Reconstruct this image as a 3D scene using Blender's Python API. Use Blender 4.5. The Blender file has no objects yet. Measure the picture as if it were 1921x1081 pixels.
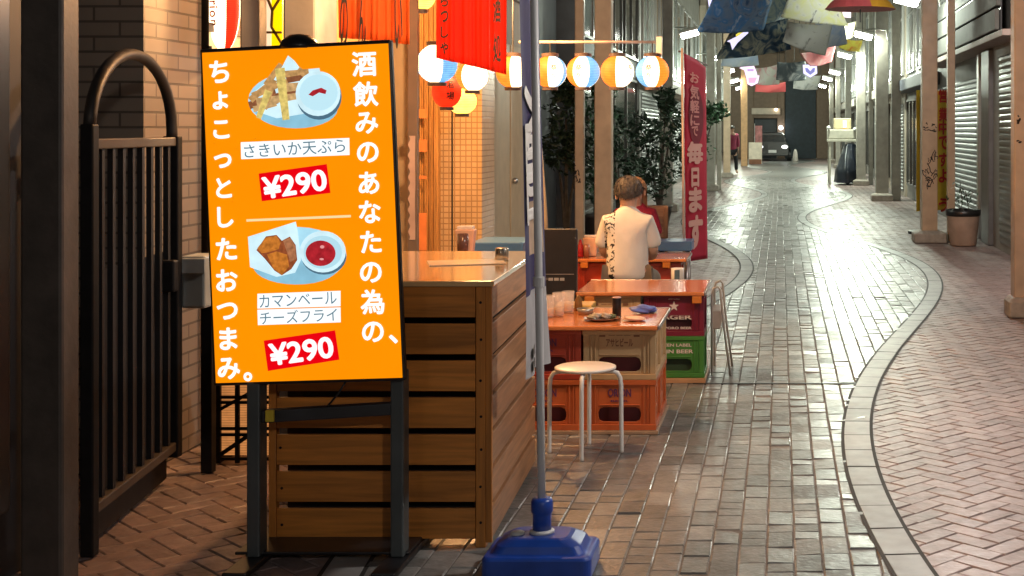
import bpy, bmesh, math, random
from mathutils import Vector, Matrix
random.seed(7)
R = math.radians
scene = bpy.context.scene
col = scene.collection
# ------------------------------------------------------------------ camera, world, exposure
F, VX, VY, H = 2600.0, 1464.0, 243.0, 1.6          # focal length and principal point in photo pixels, eye height
cam = bpy.data.cameras.new('camera'); cam_o = bpy.data.objects.new('camera', cam); col.objects.link(cam_o)
cam_o.location = (0, 0, H); cam_o.rotation_euler = (R(90), 0, 0)
cam.sensor_fit = 'HORIZONTAL'; cam.sensor_width = 36; cam.lens = F/1921*36
cam.shift_x = (960.5-VX)/1921; cam.shift_y = -(540.5-VY)/1921
cam.clip_start = 0.05; cam.clip_end = 600
scene.camera = cam_o
world = bpy.data.worlds.new('World'); scene.world = world; world.use_nodes = True
wn = world.node_tree.nodes; bgd = wn['Background']
sky = wn.new('ShaderNodeTexSky'); sky.sky_type = 'NISHITA'; sky.sun_disc = False
sky.sun_elevation = R(-2); sky.sun_rotation = R(200)
world.node_tree.links.new(sky.outputs[0], bgd.inputs[0]); bgd.inputs[1].default_value = 0.15
scene.view_settings.view_transform = 'Standard'; scene.view_settings.look = 'None'
scene.view_settings.exposure = .18; scene.view_settings.gamma = 1
scene.cycles.use_denoising = True
scene.cycles.max_bounces = 6; scene.cycles.diffuse_bounces = 3; scene.cycles.glossy_bounces = 3
scene.cycles.sample_clamp_indirect = 6
LAMP_W, NEAR_W = 540, 270

def at(px, py, Y): return Vector(((px-VX)*Y/F, Y, H-(py-VY)*Y/F))
def xa(px, Y): return (px-VX)*Y/F
def za(py, Y): return H-(py-VY)*Y/F

# ------------------------------------------------------------------ materials
def _n(nt, t, **k):
    n = nt.nodes.new(t)
    for a, v in k.items(): setattr(n, a, v)
    return n
def mat(name, c, rough=.5, metal=0, spec=.5, var=.15, vscale=6, bump=0, bscale=40, em=None, es=0, coat=0, trans=0, island=0, sss=0, rvar=0, stain=0, crough=.1):
    m = bpy.data.materials.new(name); m.use_nodes = True; nt = m.node_tree; b = nt.nodes['Principled BSDF']; L = nt.links.new
    b.inputs['Roughness'].default_value = rough; b.inputs['Metallic'].default_value = metal
    b.inputs['Specular IOR Level'].default_value = spec; b.inputs['Coat Weight'].default_value = coat
    b.inputs['Transmission Weight'].default_value = trans
    tc = _n(nt, 'ShaderNodeTexCoord'); nz = _n(nt, 'ShaderNodeTexNoise'); nz.inputs['Scale'].default_value = vscale; nz.inputs['Detail'].default_value = 6
    L(tc.outputs['Object'], nz.inputs['Vector'])
    mx = _n(nt, 'ShaderNodeMix', data_type='RGBA')
    mx.inputs[6].default_value = [max(0, v*(1-var)) for v in c]+[1]; mx.inputs[7].default_value = [min(1, v*(1+var)) for v in c]+[1]
    mr = _n(nt, 'ShaderNodeMapRange'); mr.inputs[1].default_value = .3; mr.inputs[2].default_value = .7
    L(nz.outputs[0], mr.inputs[0]); L(mr.outputs[0], mx.inputs[0]); out = mx.outputs[2]
    if island:
        g = _n(nt, 'ShaderNodeNewGeometry'); m2 = _n(nt, 'ShaderNodeMix', data_type='RGBA', blend_type='MULTIPLY'); m2.inputs[0].default_value = 1
        r2 = _n(nt, 'ShaderNodeMapRange'); r2.inputs[3].default_value = 1-island; r2.inputs[4].default_value = 1+island
        L(g.outputs['Random Per Island'], r2.inputs[0]); L(out, m2.inputs[6]); L(r2.outputs[0], m2.inputs[7]); out = m2.outputs[2]
    b.inputs['Coat Roughness'].default_value = crough
    if stain:
        n5 = _n(nt, 'ShaderNodeTexNoise'); n5.inputs['Scale'].default_value = 1.1; n5.inputs['Detail'].default_value = 7; n5.inputs['Roughness'].default_value = .65; L(tc.outputs['Object'], n5.inputs['Vector'])
        r5 = _n(nt, 'ShaderNodeMapRange'); r5.inputs[1].default_value = .35; r5.inputs[2].default_value = .65; r5.inputs[3].default_value = 1-stain; r5.inputs[4].default_value = 1+stain*.6; L(n5.outputs[0], r5.inputs[0])
        m5 = _n(nt, 'ShaderNodeMix', data_type='RGBA', blend_type='MULTIPLY'); m5.inputs[0].default_value = 1; L(out, m5.inputs[6]); L(r5.outputs[0], m5.inputs[7]); out = m5.outputs[2]
        if coat:
            k5 = _n(nt, 'ShaderNodeMath', operation='MULTIPLY'); k5.inputs[1].default_value = coat; L(r5.outputs[0], k5.inputs[0]); L(k5.outputs[0], b.inputs['Coat Weight'])
    L(out, b.inputs['Base Color'])
    if rvar:
        r3 = _n(nt, 'ShaderNodeMapRange'); r3.inputs[3].default_value = max(.03, rough-rvar); r3.inputs[4].default_value = rough+rvar
        n3 = _n(nt, 'ShaderNodeTexNoise'); n3.inputs['Scale'].default_value = vscale*1.7; n3.inputs['Detail'].default_value = 5
        L(tc.outputs['Object'], n3.inputs['Vector']); L(n3.outputs[0], r3.inputs[0]); r3.inputs[1].default_value = .3; r3.inputs[2].default_value = .7
        L(r3.outputs[0], b.inputs['Roughness'])
    if bump:
        n2 = _n(nt, 'ShaderNodeTexNoise'); n2.inputs['Scale'].default_value = bscale; n2.inputs['Detail'].default_value = 4
        bp = _n(nt, 'ShaderNodeBump'); bp.inputs['Strength'].default_value = bump; bp.inputs['Distance'].default_value = .01
        L(tc.outputs['Object'], n2.inputs['Vector']); L(n2.outputs[0], bp.inputs['Height']); L(bp.outputs[0], b.inputs['Normal'])
    if em:
        b.inputs['Emission Color'].default_value = list(em)+[1]; b.inputs['Emission Strength'].default_value = es
    return m
def paper(name, c, s):
    m = glow(name, c, s, .6); nt = m.node_tree; b = nt.nodes['Principled BSDF']; L = nt.links.new
    tc = _n(nt, 'ShaderNodeTexCoord'); sp = _n(nt, 'ShaderNodeSeparateXYZ'); L(tc.outputs['Object'], sp.inputs[0])
    a = _n(nt, 'ShaderNodeMath', operation='MULTIPLY'); a.inputs[1].default_value = 520; L(sp.outputs[2], a.inputs[0])
    q = _n(nt, 'ShaderNodeMath', operation='SINE'); L(a.outputs[0], q.inputs[0]); r = _n(nt, 'ShaderNodeMapRange'); r.inputs[1].default_value = -1; r.inputs[3].default_value = s*.62; r.inputs[4].default_value = s*1.1
    L(q.outputs[0], r.inputs[0]); nz = _n(nt, 'ShaderNodeTexNoise'); nz.inputs['Scale'].default_value = 18; L(tc.outputs['Object'], nz.inputs['Vector'])
    u = _n(nt, 'ShaderNodeMapRange'); u.inputs[1].default_value = .3; u.inputs[2].default_value = .7; u.inputs[3].default_value = .8; u.inputs[4].default_value = 1.15; L(nz.outputs[0], u.inputs[0])
    v = _n(nt, 'ShaderNodeMath', operation='MULTIPLY'); L(r.outputs[0], v.inputs[0]); L(u.outputs[0], v.inputs[1]); L(v.outputs[0], b.inputs['Emission Strength']); return m
def glow(name, c, s, rough=.35):
    if name.startswith('screen_'): s *= .89
    return mat(name, [v*.3 for v in c], rough, spec=.3, var=0, em=c, es=s)
def bricks(name, c1, c2, mortar, bw, bh, ms, axis='x', rough=.4, offset=.5, bump=.4, spec=.5):
    """tile or brick on a vertical face; axis is the face's normal"""
    m = bpy.data.materials.new(name); m.use_nodes = True; nt = m.node_tree; b = nt.nodes['Principled BSDF']; L = nt.links.new
    tc = _n(nt, 'ShaderNodeTexCoord'); s = _n(nt, 'ShaderNodeSeparateXYZ'); cb = _n(nt, 'ShaderNodeCombineXYZ'); ad = _n(nt, 'ShaderNodeMath', operation='ADD')
    L(tc.outputs['Object'], s.inputs[0]); L(s.outputs[0], ad.inputs[0]); L(s.outputs[1], ad.inputs[1]); L(ad.outputs[0], cb.inputs[0]); L(s.outputs[2], cb.inputs[1])
    t = _n(nt, 'ShaderNodeTexBrick'); t.offset = offset; t.inputs['Scale'].default_value = 1
    t.inputs['Color1'].default_value = list(c1)+[1]; t.inputs['Color2'].default_value = list(c2)+[1]; t.inputs['Mortar'].default_value = list(mortar)+[1]
    t.inputs['Mortar Size'].default_value = ms; t.inputs['Brick Width'].default_value = bw; t.inputs['Row Height'].default_value = bh
    L(cb.outputs[0], t.inputs['Vector'])
    nz = _n(nt, 'ShaderNodeTexNoise'); nz.inputs['Scale'].default_value = 3; L(tc.outputs['Object'], nz.inputs['Vector'])
    mr = _n(nt, 'ShaderNodeMapRange'); mr.inputs[3].default_value = .7; mr.inputs[4].default_value = 1.2; L(nz.outputs[0], mr.inputs[0])
    mm = _n(nt, 'ShaderNodeMix', data_type='RGBA', blend_type='MULTIPLY'); mm.inputs[0].default_value = 1
    L(t.outputs[0], mm.inputs[6]); L(mr.outputs[0], mm.inputs[7]); L(mm.outputs[2], b.inputs['Base Color'])
    bp = _n(nt, 'ShaderNodeBump', invert=True); bp.inputs['Strength'].default_value = bump; bp.inputs['Distance'].default_value = .004
    L(t.outputs[1], bp.inputs['Height']); L(bp.outputs[0], b.inputs['Normal']); b.inputs['Roughness'].default_value = rough; b.inputs['Specular IOR Level'].default_value = spec
    return m
def wood(name, c, axis=0, rough=.5, coat=0):
    m = bpy.data.materials.new(name); m.use_nodes = True; nt = m.node_tree; b = nt.nodes['Principled BSDF']; L = nt.links.new
    tc = _n(nt, 'ShaderNodeTexCoord'); mp = _n(nt, 'ShaderNodeMapping'); sc = [14, 14, 14]; sc[axis] = .8; mp.inputs['Scale'].default_value = sc
    nz = _n(nt, 'ShaderNodeTexNoise'); nz.inputs['Scale'].default_value = 3; nz.inputs['Detail'].default_value = 8; nz.inputs['Distortion'].default_value = .6
    L(tc.outputs['Object'], mp.inputs[0]); L(mp.outputs[0], nz.inputs['Vector'])
    cr = _n(nt, 'ShaderNodeValToRGB'); cr.color_ramp.elements[0].position = .3; cr.color_ramp.elements[1].position = .72
    cr.color_ramp.elements[0].color = [v*.62 for v in c]+[1]; cr.color_ramp.elements[1].color = [min(1, v*1.2) for v in c]+[1]
    L(nz.outputs[0], cr.inputs[0])
    g = _n(nt, 'ShaderNodeNewGeometry'); m2 = _n(nt, 'ShaderNodeMix', data_type='RGBA', blend_type='MULTIPLY'); m2.inputs[0].default_value = 1
    r2 = _n(nt, 'ShaderNodeMapRange'); r2.inputs[3].default_value = .68; r2.inputs[4].default_value = 1.2
    oi = _n(nt, 'ShaderNodeObjectInfo'); L(oi.outputs['Random'], r2.inputs[0]); L(cr.outputs[0], m2.inputs[6]); L(r2.outputs[0], m2.inputs[7]); L(m2.outputs[2], b.inputs['Base Color'])
    bp = _n(nt, 'ShaderNodeBump'); bp.inputs['Strength'].default_value = .15; bp.inputs['Distance'].default_value = .003
    L(nz.outputs[0], bp.inputs['Height']); L(bp.outputs[0], b.inputs['Normal'])
    b.inputs['Roughness'].default_value = rough; b.inputs['Coat Weight'].default_value = coat; b.inputs['Coat Roughness'].default_value = .2
    return m
def printed(name, cols, scale=3, rough=.6, dist=1.5):
    """cloth printed with irregular colour fields"""
    m = bpy.data.materials.new(name); m.use_nodes = True; nt = m.node_tree; b = nt.nodes['Principled BSDF']; L = nt.links.new
    tc = _n(nt, 'ShaderNodeTexCoord'); nz = _n(nt, 'ShaderNodeTexNoise'); nz.inputs['Scale'].default_value = scale*1.5; nz.inputs['Detail'].default_value = 4; nz.inputs['Distortion'].default_value = dist
    L(tc.outputs['Object'], nz.inputs['Vector']); cr = _n(nt, 'ShaderNodeValToRGB'); el = cr.color_ramp.elements
    cr.color_ramp.interpolation = 'LINEAR'
    n = len(cols)
    for i, c in enumerate(cols):
        p = .30+.40*i/max(1, n-1)
        e = el[i] if i < 2 else el.new(p)
        e.position = p; e.color = [min(.6, 2.0*q+.015) for q in c]+[1]
    L(nz.outputs[0], cr.inputs[0]); L(cr.outputs[0], b.inputs['Base Color']); b.inputs['Roughness'].default_value = rough
    tr = _n(nt, 'ShaderNodeBsdfTranslucent'); ms = _n(nt, 'ShaderNodeMixShader'); ms.inputs[0].default_value = .55; L(cr.outputs[0], tr.inputs[0]); L(b.outputs[0], ms.inputs[1]); L(tr.outputs[0], ms.inputs[2]); L(ms.outputs[0], nt.nodes['Material Output'].inputs[0])
    return m

# ------------------------------------------------------------------ mesh builder
class MB:
    def __init__(s): s.v = []; s.f = []; s.m = []
    def add(s, vs, fs, mi=0):
        k = len(s.v); s.v += [tuple(v) for v in vs]; s.f += [tuple(i+k for i in f) for f in fs]; s.m += [mi]*len(fs); return s
    def box(s, x0, x1, y0, y1, z0, z1, mi=0, M=None):
        vs = [Vector((x, y, z)) for z in (z0, z1) for y in (y0, y1) for x in (x0, x1)]
        if M: vs = [M @ v for v in vs]
        return s.add(vs, [(0, 2, 3, 1), (4, 5, 7, 6), (0, 1, 5, 4), (1, 3, 7, 5), (3, 2, 6, 7), (2, 0, 4, 6)], mi)
    def bar(s, a, b, w, h, mi=0, up=(0, 0, 1)):
        a, b = Vector(a), Vector(b); d = b-a; L = d.length; d.normalize(); u = Vector(up)
        if abs(d.dot(u)) > .95: u = Vector((0, 1, 0))
        x = d.cross(u).normalized(); u = x.cross(d)
        M = Matrix((x, d, u)).transposed().to_4x4(); M.translation = a
        return s.box(-w/2, w/2, 0, L, -h/2, h/2, mi, M)
    def tube(s, pts, r, n=10, mi=0, cap=True):
        pts = [Vector(p) for p in pts]; rs = r if isinstance(r, (list, tuple)) else [r]*len(pts); rings = []
        for i, p in enumerate(pts):
            d = (pts[min(i+1, len(pts)-1)]-pts[max(i-1, 0)]).normalized(); u = Vector((0, 0, 1)) if abs(d.z) < .9 else Vector((0, 1, 0))
            x = d.cross(u).normalized() if i == 0 else (x-d*x.dot(d)).normalized(); y = d.cross(x)
            rings.append([p+(x*math.cos(2*math.pi*k/n)+y*math.sin(2*math.pi*k/n))*rs[i] for k in range(n)])
        vs = [v for q in rings for v in q]; fs = []
        for i in range(len(pts)-1):
            for k in range(n): fs.append((i*n+k, i*n+(k+1) % n, (i+1)*n+(k+1) % n, (i+1)*n+k))
        if cap: fs.append(tuple(range(n))[::-1]); fs.append(tuple((len(pts)-1)*n+k for k in range(n)))
        return s.add(vs, fs, mi)
    def lathe(s, prof, n=24, c=(0, 0, 0), mi=0, sec=None, sx=1, sy=1):
        vs = []; fs = []; ms = []
        for r, z in prof:
            for k in range(n):
                a = 2*math.pi*k/n; vs.append((c[0]+r*math.cos(a)*sx, c[1]+r*math.sin(a)*sy, c[2]+z))
        for i in range(len(prof)-1):
            for k in range(n): fs.append((i*n+k, i*n+(k+1) % n, (i+1)*n+(k+1) % n, (i+1)*n+k)); ms.append(sec(k/n) if sec else mi)
        if prof[0][0] > 1e-4: fs.append(tuple(range(n))[::-1]); ms.append(mi)
        if prof[-1][0] > 1e-4: fs.append(tuple((len(prof)-1)*n+k for k in range(n))); ms.append(mi)
        k = len(s.v); s.v += vs; s.f += [tuple(i+k for i in f) for f in fs]; s.m += ms; return s
    def ball(s, c, rx, ry=None, rz=None, n=16, m=10, mi=0):
        ry = ry or rx; rz = rz or rx
        return s.lathe([(rx*math.sin(math.pi*i/m) if 0 < i < m else 1e-5, -rz*math.cos(math.pi*i/m)) for i in range(m+1)], n, c, mi, None, 1, ry/rx)
    def prism(s, pts, M, t, mi=0):
        """flat outline (x, y) extruded t along local z, placed by M"""
        n = len(pts); a = [M @ Vector((p[0], p[1], 0)) for p in pts]; b = [M @ Vector((p[0], p[1], t)) for p in pts]
        return s.add(a+b, [tuple(range(n))[::-1], tuple(range(n, 2*n))]+[(i, (i+1) % n, n+(i+1) % n, n+i) for i in range(n)], mi)
    def grid(s, fn, nu, nv, mi=0):
        vs = [fn(i/nu, j/nv) for j in range(nv+1) for i in range(nu+1)]
        return s.add(vs, [(j*(nu+1)+i, j*(nu+1)+i+1, (j+1)*(nu+1)+i+1, (j+1)*(nu+1)+i) for j in range(nv) for i in range(nu)], mi)
    def build(s, name, mats, parent=None, bevel=0, smooth=False, solid=0, segs=2):
        me = bpy.data.meshes.new(name); me.from_pydata(s.v, [], s.f)
        for m in (mats if isinstance(mats, (list, tuple)) else [mats]): me.materials.append(m)
        me.polygons.foreach_set('material_index', s.m)
        if smooth: me.polygons.foreach_set('use_smooth', [True]*len(me.polygons))
        me.update()
        o = bpy.data.objects.new(name, me); col.objects.link(o)
        if parent: o.parent = parent
        if solid: d = o.modifiers.new('solid', 'SOLIDIFY'); d.thickness = solid; d.offset = 0
        if bevel: d = o.modifiers.new('bevel', 'BEVEL'); d.width = bevel; d.segments = segs; d.limit_method = 'ANGLE'; d.angle_limit = R(40)
        return o
def tag(o, label, cat, group=None, kind=None):
    if kind: o['kind'] = kind
    if label: o['label'] = label
    if cat: o['category'] = cat
    if group: o['group'] = group
    return o
def struct(o): o['kind'] = 'structure'; return o
def thing(name, label, cat, loc=(0, 0, 0), rz=0, group=None):
    o = bpy.data.objects.new(name, None); col.objects.link(o); o.location = loc; o.rotation_euler = (0, 0, rz); o.empty_display_size = .1
    return tag(o, label, cat, group)
def copy_tree(o, parent=None, label=None, loc=None, rz=None):
    c = o.copy(); col.objects.link(c)
    if parent: c.parent = parent
    if label: c['label'] = label
    if loc is not None: c.location = loc
    if rz is not None: c.rotation_euler = (0, 0, rz)
    for ch in list(o.children): copy_tree(ch, c)
    return c
def frame(o, x, y):
    x = Vector(x).normalized(); z = x.cross(Vector(y)).normalized(); y = z.cross(x)
    M = Matrix((x, y, z)).transposed().to_4x4(); M.translation = Vector(o); return M
def glyphs(s, bold=0.0, res=4):
    wt = bold; bold = 0
    c = bpy.data.curves.new('t', 'FONT'); c.body = s; c.offset = bold; c.resolution_u = res; c.fill_mode = 'FRONT'
    o = bpy.data.objects.new('t', c); col.objects.link(o); dg = bpy.context.evaluated_depsgraph_get(); dg.update()
    m = bpy.data.meshes.new_from_object(o.evaluated_get(dg)); vs = [v.co.copy() for v in m.vertices]; fs = [tuple(p.vertices) for p in m.polygons]
    bpy.data.objects.remove(o); bpy.data.curves.remove(c); bpy.data.meshes.remove(m)
    if wt and vs:
        n = len(vs); v0, f0 = vs[:], fs[:]
        for k in range(8):
            vs += [v+Vector((wt*math.cos(k*math.pi/4), wt*math.sin(k*math.pi/4), (k+1)*.001)) for v in v0]; fs += [tuple(i+n*(k+1) for i in f) for f in f0]
    return vs, fs
def put_text(mb, s, M, size=None, fit=None, bold=0.0, mi=0, centre=True, off=.0015):
    vs, fs = glyphs(s)
    if not vs: return mb
    x0, x1 = min(v.x for v in vs), max(v.x for v in vs); y0, y1 = min(v.y for v in vs), max(v.y for v in vs)
    sx = sy = size or 1
    if fit:
        sx = fit[0]/(x1-x0); sy = fit[1]/(y1-y0) if fit[1] else sx
    cx, cy = (x0+x1)/2, (y0+y1)/2
    for k in range(9 if bold else 1):       # heavier strokes: the same outline laid again around itself
        dx, dy = (bold*math.cos(k*math.pi/4), bold*math.sin(k*math.pi/4)) if k else (0, 0)
        mb.add([M @ Vector(((v.x-cx+dx)*sx, (v.y-cy+dy)*sy, off+k*.00004)) for v in vs], fs, mi)
    return mb
def T(x, y, z): return Matrix.Translation((x, y, z))

# ------------------------------------------------------------------ shared materials
M_dark = mat('charcoal_paint', (.035, .037, .042), .45, var=.25, vscale=9)
M_black = mat('black_plastic', (.012, .012, .014), .35, var=.2)
M_gate = mat('dark_iron', (.009, .009, .010), .55, metal=0, spec=.25, var=.3, vscale=20)
M_white = mat('white_enamel', (.75, .73, .70), .3, var=.05)
M_steel = mat('brushed_steel', (.55, .55, .56), .28, metal=1, var=.1, vscale=30)
M_galv = mat('grey_pole_paint', (.60, .61, .62), .35, var=.06)
M_tan = mat('tan_pillar_paint', (.50, .36, .245), .45, var=.14, vscale=5, bump=.05, rvar=.1)
M_tan2 = mat('weathered_grey_paint', (.38, .355, .31), .5, var=.18, vscale=5, bump=.05, rvar=.1)
M_conc = mat('concrete', (.33, .29, .25), .75, var=.2, vscale=12, bump=.3)
M_glass = mat('dark_window_glass', (.03, .04, .045), .08, var=.3, spec=.7)
M_frost = mat('pale_window_glass', (.17, .21, .21), .12, var=.3, spec=.6)
M_orange_t = mat('orange_tabletop', (.62, .21, .07), .16, var=.08, coat=.4)
M_leaf = mat('dark_leaf', (.022, .045, .025), .4, var=.4, vscale=3, island=.4)
M_leaf2 = mat('mid_leaf', (.03, .075, .035), .4, var=.4, vscale=3, island=.4)
M_bark = mat('bark', (.10, .085, .07), .8, var=.3, vscale=15, bump=.6, bscale=20)
M_skin = mat('skin', (.55, .33, .24), .5, var=.06, sss=.1)
M_ink = mat('black_ink', (.015, .013, .013), .5, var=0)
M_inkred = mat('red_ink', (.6, .03, .03), .5, var=0)
M_wtext = mat('white_print', (.8, .78, .76), .5, var=0)
M_blue_t = mat('blue_laminate', (.09, .22, .42), .3, var=.1)
M_cord = mat('black_cord', (.02, .02, .02), .5, var=0)

# ------------------------------------------------------------------ ground, pavers, kerb
def xr(Y): return 1.03-.645*math.cos(2*math.pi*(Y-6.6)/18.3)     # right kerb's winding centre line
def xl(Y): return xr(Y)-2.06
Y0, Y1 = 2.2, 78.0
M_grout = mat('ground_base', (.095, .085, .078), .8, var=.2)
M_lane = mat('lane_pavers', (.182, .18, .172), .40, var=.22, vscale=14, bump=.35, bscale=45, island=.3, rvar=.1, spec=.42, coat=.5, crough=.27, stain=.4)
M_herr = mat('herringbone_pavers', (.255, .19, .18), .5, var=.22, vscale=14, bump=.3, bscale=45, island=.15, rvar=.10, spec=.35, coat=.22, crough=.3, stain=.25)
M_kerb = mat('kerb_stone', (.25, .25, .25), .42, var=.10, vscale=9, stain=.2, bump=.03, bscale=200, island=.10, rvar=.05, spec=.4)
struct(MB().box(-60, 60, -20, 320, -.4, -.012).build('ground', M_grout))
def paver(mb, c, ux, uy, hx, hy, z, tilt):
    """one chamfered paver, its top very slightly tilted as laid by hand"""
    t1, t2 = random.gauss(0, tilt), random.gauss(0, tilt); dz = random.gauss(0, .0006); ch = .005
    P = []
    for k, (a, b) in enumerate(((-1, -1), (1, -1), (1, 1), (-1, 1))):
        P.append((c[0]+ux[0]*a*(hx-ch)+uy[0]*b*(hy-ch), c[1]+ux[1]*a*(hx-ch)+uy[1]*b*(hy-ch), z+dz+t1*a*hx+t2*b*hy))
    for k, (a, b) in enumerate(((-1, -1), (1, -1), (1, 1), (-1, 1))):
        P.append((c[0]+ux[0]*a*hx+uy[0]*b*hy, c[1]+ux[1]*a*hx+uy[1]*b*hy, z-.0045))
    mb.add(P, [(0, 1, 2, 3)]+[(4+i, 4+(i+1) % 4, (i+1) % 4, i) for i in range(4)])
lane = MB(); W = .105
k = -26
for k in range(-26, 27):
    x = k*W+.0
    y = Y0+random.random()*.2
    while y < 46:
        L = random.choice((.2, .2, .2, .1)); yc = y+L/2
        if xl(yc) < x < xr(yc): paver(lane, (x, yc), (1, 0), (0, 1), W/2-.002, L/2-.002, 0, .017)
        y += L
struct(lane.build('street', M_lane))
def strip_sheet(fa, fb, ya, yb, z, step=.6):
    mb = MB(); n = int((yb-ya)/step)
    return mb.grid(lambda u, v: (fa(ya+(yb-ya)*v)*(1-u)+fb(ya+(yb-ya)*v)*u, ya+(yb-ya)*v, z), 1, n)
struct(strip_sheet(xl, xr, 46, 320, -.0005).build('street_far', M_lane))
struct(strip_sheet(xl, xr, Y0, 46, -.0045, .25).build('street_bed', M_grout))
herr = MB(); c45 = math.sqrt(.5); A = (c45, c45); B = (-c45, c45); w = .1
def herr_ok(x, y): return Y0 < y < 44 and (xr(y)-.02 < x < 3.2 or -3.6 < x < xl(y)+.02) and (x > 0 or y < 26 or x > -2.6)
for i in range(-40, 350):
    for j in range(max(-40, i-54), min(350, i+54)):
        # herringbone cell: brick along A when (i-j)%4==0, along B when (i-j)%4==3 style
        r_ = (i-j) % 4
        if r_ == 0: ca, cb, al = i+1.0, j+.5, 0
        elif r_ == 2: ca, cb, al = i+.5, j+.0, 1
        else: continue
        x = (ca*A[0]+cb*B[0])*w; y = (ca*A[1]+cb*B[1])*w
        if not herr_ok(x, y): continue
        if al == 0: paver(herr, (x, y), A, B, .098, .048, -.005, .011)
        else: paver(herr, (x, y), B, A, .098, .048, -.005, .011)
struct(herr.build('pavement', M_herr))
struct(strip_sheet(xr, lambda y: 6, 44, 320, -.006).build('pavement_far', M_herr))
struct(strip_sheet(lambda y: -6, xl, 26, 320, -.0065).build('pavement_far_side', M_herr))
for fx in (xr, xl):
    kb = MB(); y = Y0
    while y < 74:
        L = .0; a = y
        d = Vector((fx(y+.01)-fx(y), .01)).normalized(); y2 = y+.34*d.y
        seg = [(a+(y2-a)*q) for q in (.02, .5, .98)]
        top = []; 
        for yy in seg:
            t = Vector((fx(yy+.01)-fx(yy-.01), .02)).normalized(); nrm = Vector((t.y, -t.x)); top.append((Vector((fx(yy), yy)), nrm))
        vs = []
        zz = random.gauss(0, .0008); tl = random.gauss(0, .006)
        for hw, z in ((-.072, -.008), (-.066, .004), (.066, .004), (.072, -.008)):
            for p, nrm in top: q = p+nrm*hw; vs.append((q.x, q.y, z+zz+(tl*hw if z > 0 else 0)))
        kb.add(vs, [(r*3+c_, (r+1)*3+c_, (r+1)*3+c_+1, r*3+c_+1) for r in range(3) for c_ in range(2)])
        y = y2
    struct(kb.build('kerb_strip', M_kerb))
    jo = MB().grid(lambda u, v: (fx(Y0+(74-Y0)*v)+(u-.5)*.168, Y0+(74-Y0)*v, .0022), 1, 400)
    struct(jo.build('kerb_joint', mat('wet_joint', (.015, .015, .015), .7, var=.1)))
# dark drain line across the street
struct(MB().box(-.55, xr(8.72)-.07, 8.71, 8.735, -.01, .0035).build('drain_line', mat('drain_joint', (.02, .02, .02), .4, var=.1)))

# ------------------------------------------------------------------ arcade roof and end of the street
M_roof = mat('arcade_roof', (.30, .25, .20), .6, var=.15, vscale=1)
ro = MB().box(-4.2, 4.2, 8, 110, 6.6, 6.7)
for y in range(12, 108, 5): ro.box(-4.1, 4.1, y, y+.25, 6.25, 6.597)
tag(ro.build('arcade_roof', M_roof), 'brown arcade roof with cross beams high over the street', 'roof')
YE = 76
t = thing('end_building', 'beige building closing the far end of the street behind the dark car', 'building', (0, YE, 0))
M_beige = mat('beige_render', (.20, .135, .09), .6, var=.12)
eb = MB(); s_ = F/YE
def ex(px): return (px-VX)/s_
def ez(py): return H-(py-VY)/s_
eb.box(ex(1300), ex(1414), 0, .6, 0, ez(100)); eb.box(ex(1414), ex(1458), 0, .6, ez(222), ez(100)); eb.box(ex(1458), ex(1472), 0, .6, 0, ez(100))
eb.box(ex(1472), ex(1532), .3, .6, 0, ez(60)); eb.box(ex(1532), ex(1600), 0, .6, 0, ez(60))
eb.build('wall', M_beige, t, .02)
MB().box(ex(1410), ex(1464), -.25, -.002, ez(215), ez(203)).build('lintel', mat('lintel_stone', (.6, .5, .4), .5), t, .02)
MB().box(ex(1473), ex(1531), .05, .297, .0, ez(150)).build('shutter', mat('dark_blue_shutter', (.016, .028, .038), .6, var=.3), t, .02)
MB().box(ex(1415), ex(1457), .45, .55, 0, ez(222)).build('door', mat('doorway_shade', (.015, .02, .026), .5, var=.3), t)  # near-black panel stands for the shade inside the opening
l_ = thing('wall_lamp', 'small round white lamp on the dark building beyond the car', 'lamp', (ex(1465), YE-.3, ez(240)))
MB().ball((0, 0, 0), .11).build('bulb', glow('white_bulb', (1, 1, 1), 14), l_, smooth=True); MB().box(-.03, .03, .05, .3, -.03, .03).build('bracket', M_black, l_)
l_ = thing('wall_lamp', 'small warm downlight above the far beige doorway', 'lamp', (ex(1456), YE-.35, ez(206)))
MB().ball((0, 0, 0), .07).build('bulb', glow('warm_bulb', (1, .8, .55), 10), l_, smooth=True); MB().box(-.03, .03, .03, .35, -.03, .03).build('bracket', M_black, l_)

# ------------------------------------------------------------------ arcade lamps and pillars
M_lamp = glow('lamp_lens', (1, .98, .88), 36)
M_lamp_body = mat('lamp_body', (.5, .5, .47), .4, metal=.3)
def make_lamp(name='arcade_lamp'):
    """arm along +x, head at the end; origin at the lens"""
    t = thing(name, '', 'lamp')
    MB().tube([(-.55, 0, -.12), (-.5, 0, .1), (-.2, 0, .13), (.05, 0, .09)], .018, 8).build('arm', M_lamp_body, t, smooth=True)
    M = Matrix.Rotation(R(-14), 4, 'Y')
    MB().box(-.22, .22, -.16, .16, .02, .10, 0, M).build('housing', M_lamp_body, t, .02)
    MB().box(-.19, .19, -.14, .14, -.08, .018, 0, M).build('lens', M_lamp, t, .015)
    return t
def lamp_light(t, w, c=(1, .95, .80), dz=-.14):
    li = bpy.data.lights.new('lamp_light', 'POINT'); li.energy = w; li.color = c; li.shadow_soft_size = .12
    o = bpy.data.objects.new('lamp_light', li); col.objects.link(o); o.parent = t; o.location = (0, 0, dz); o.rotation_euler = (0, R(-8), 0)
lamp0 = None
LZ = 3.72
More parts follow.
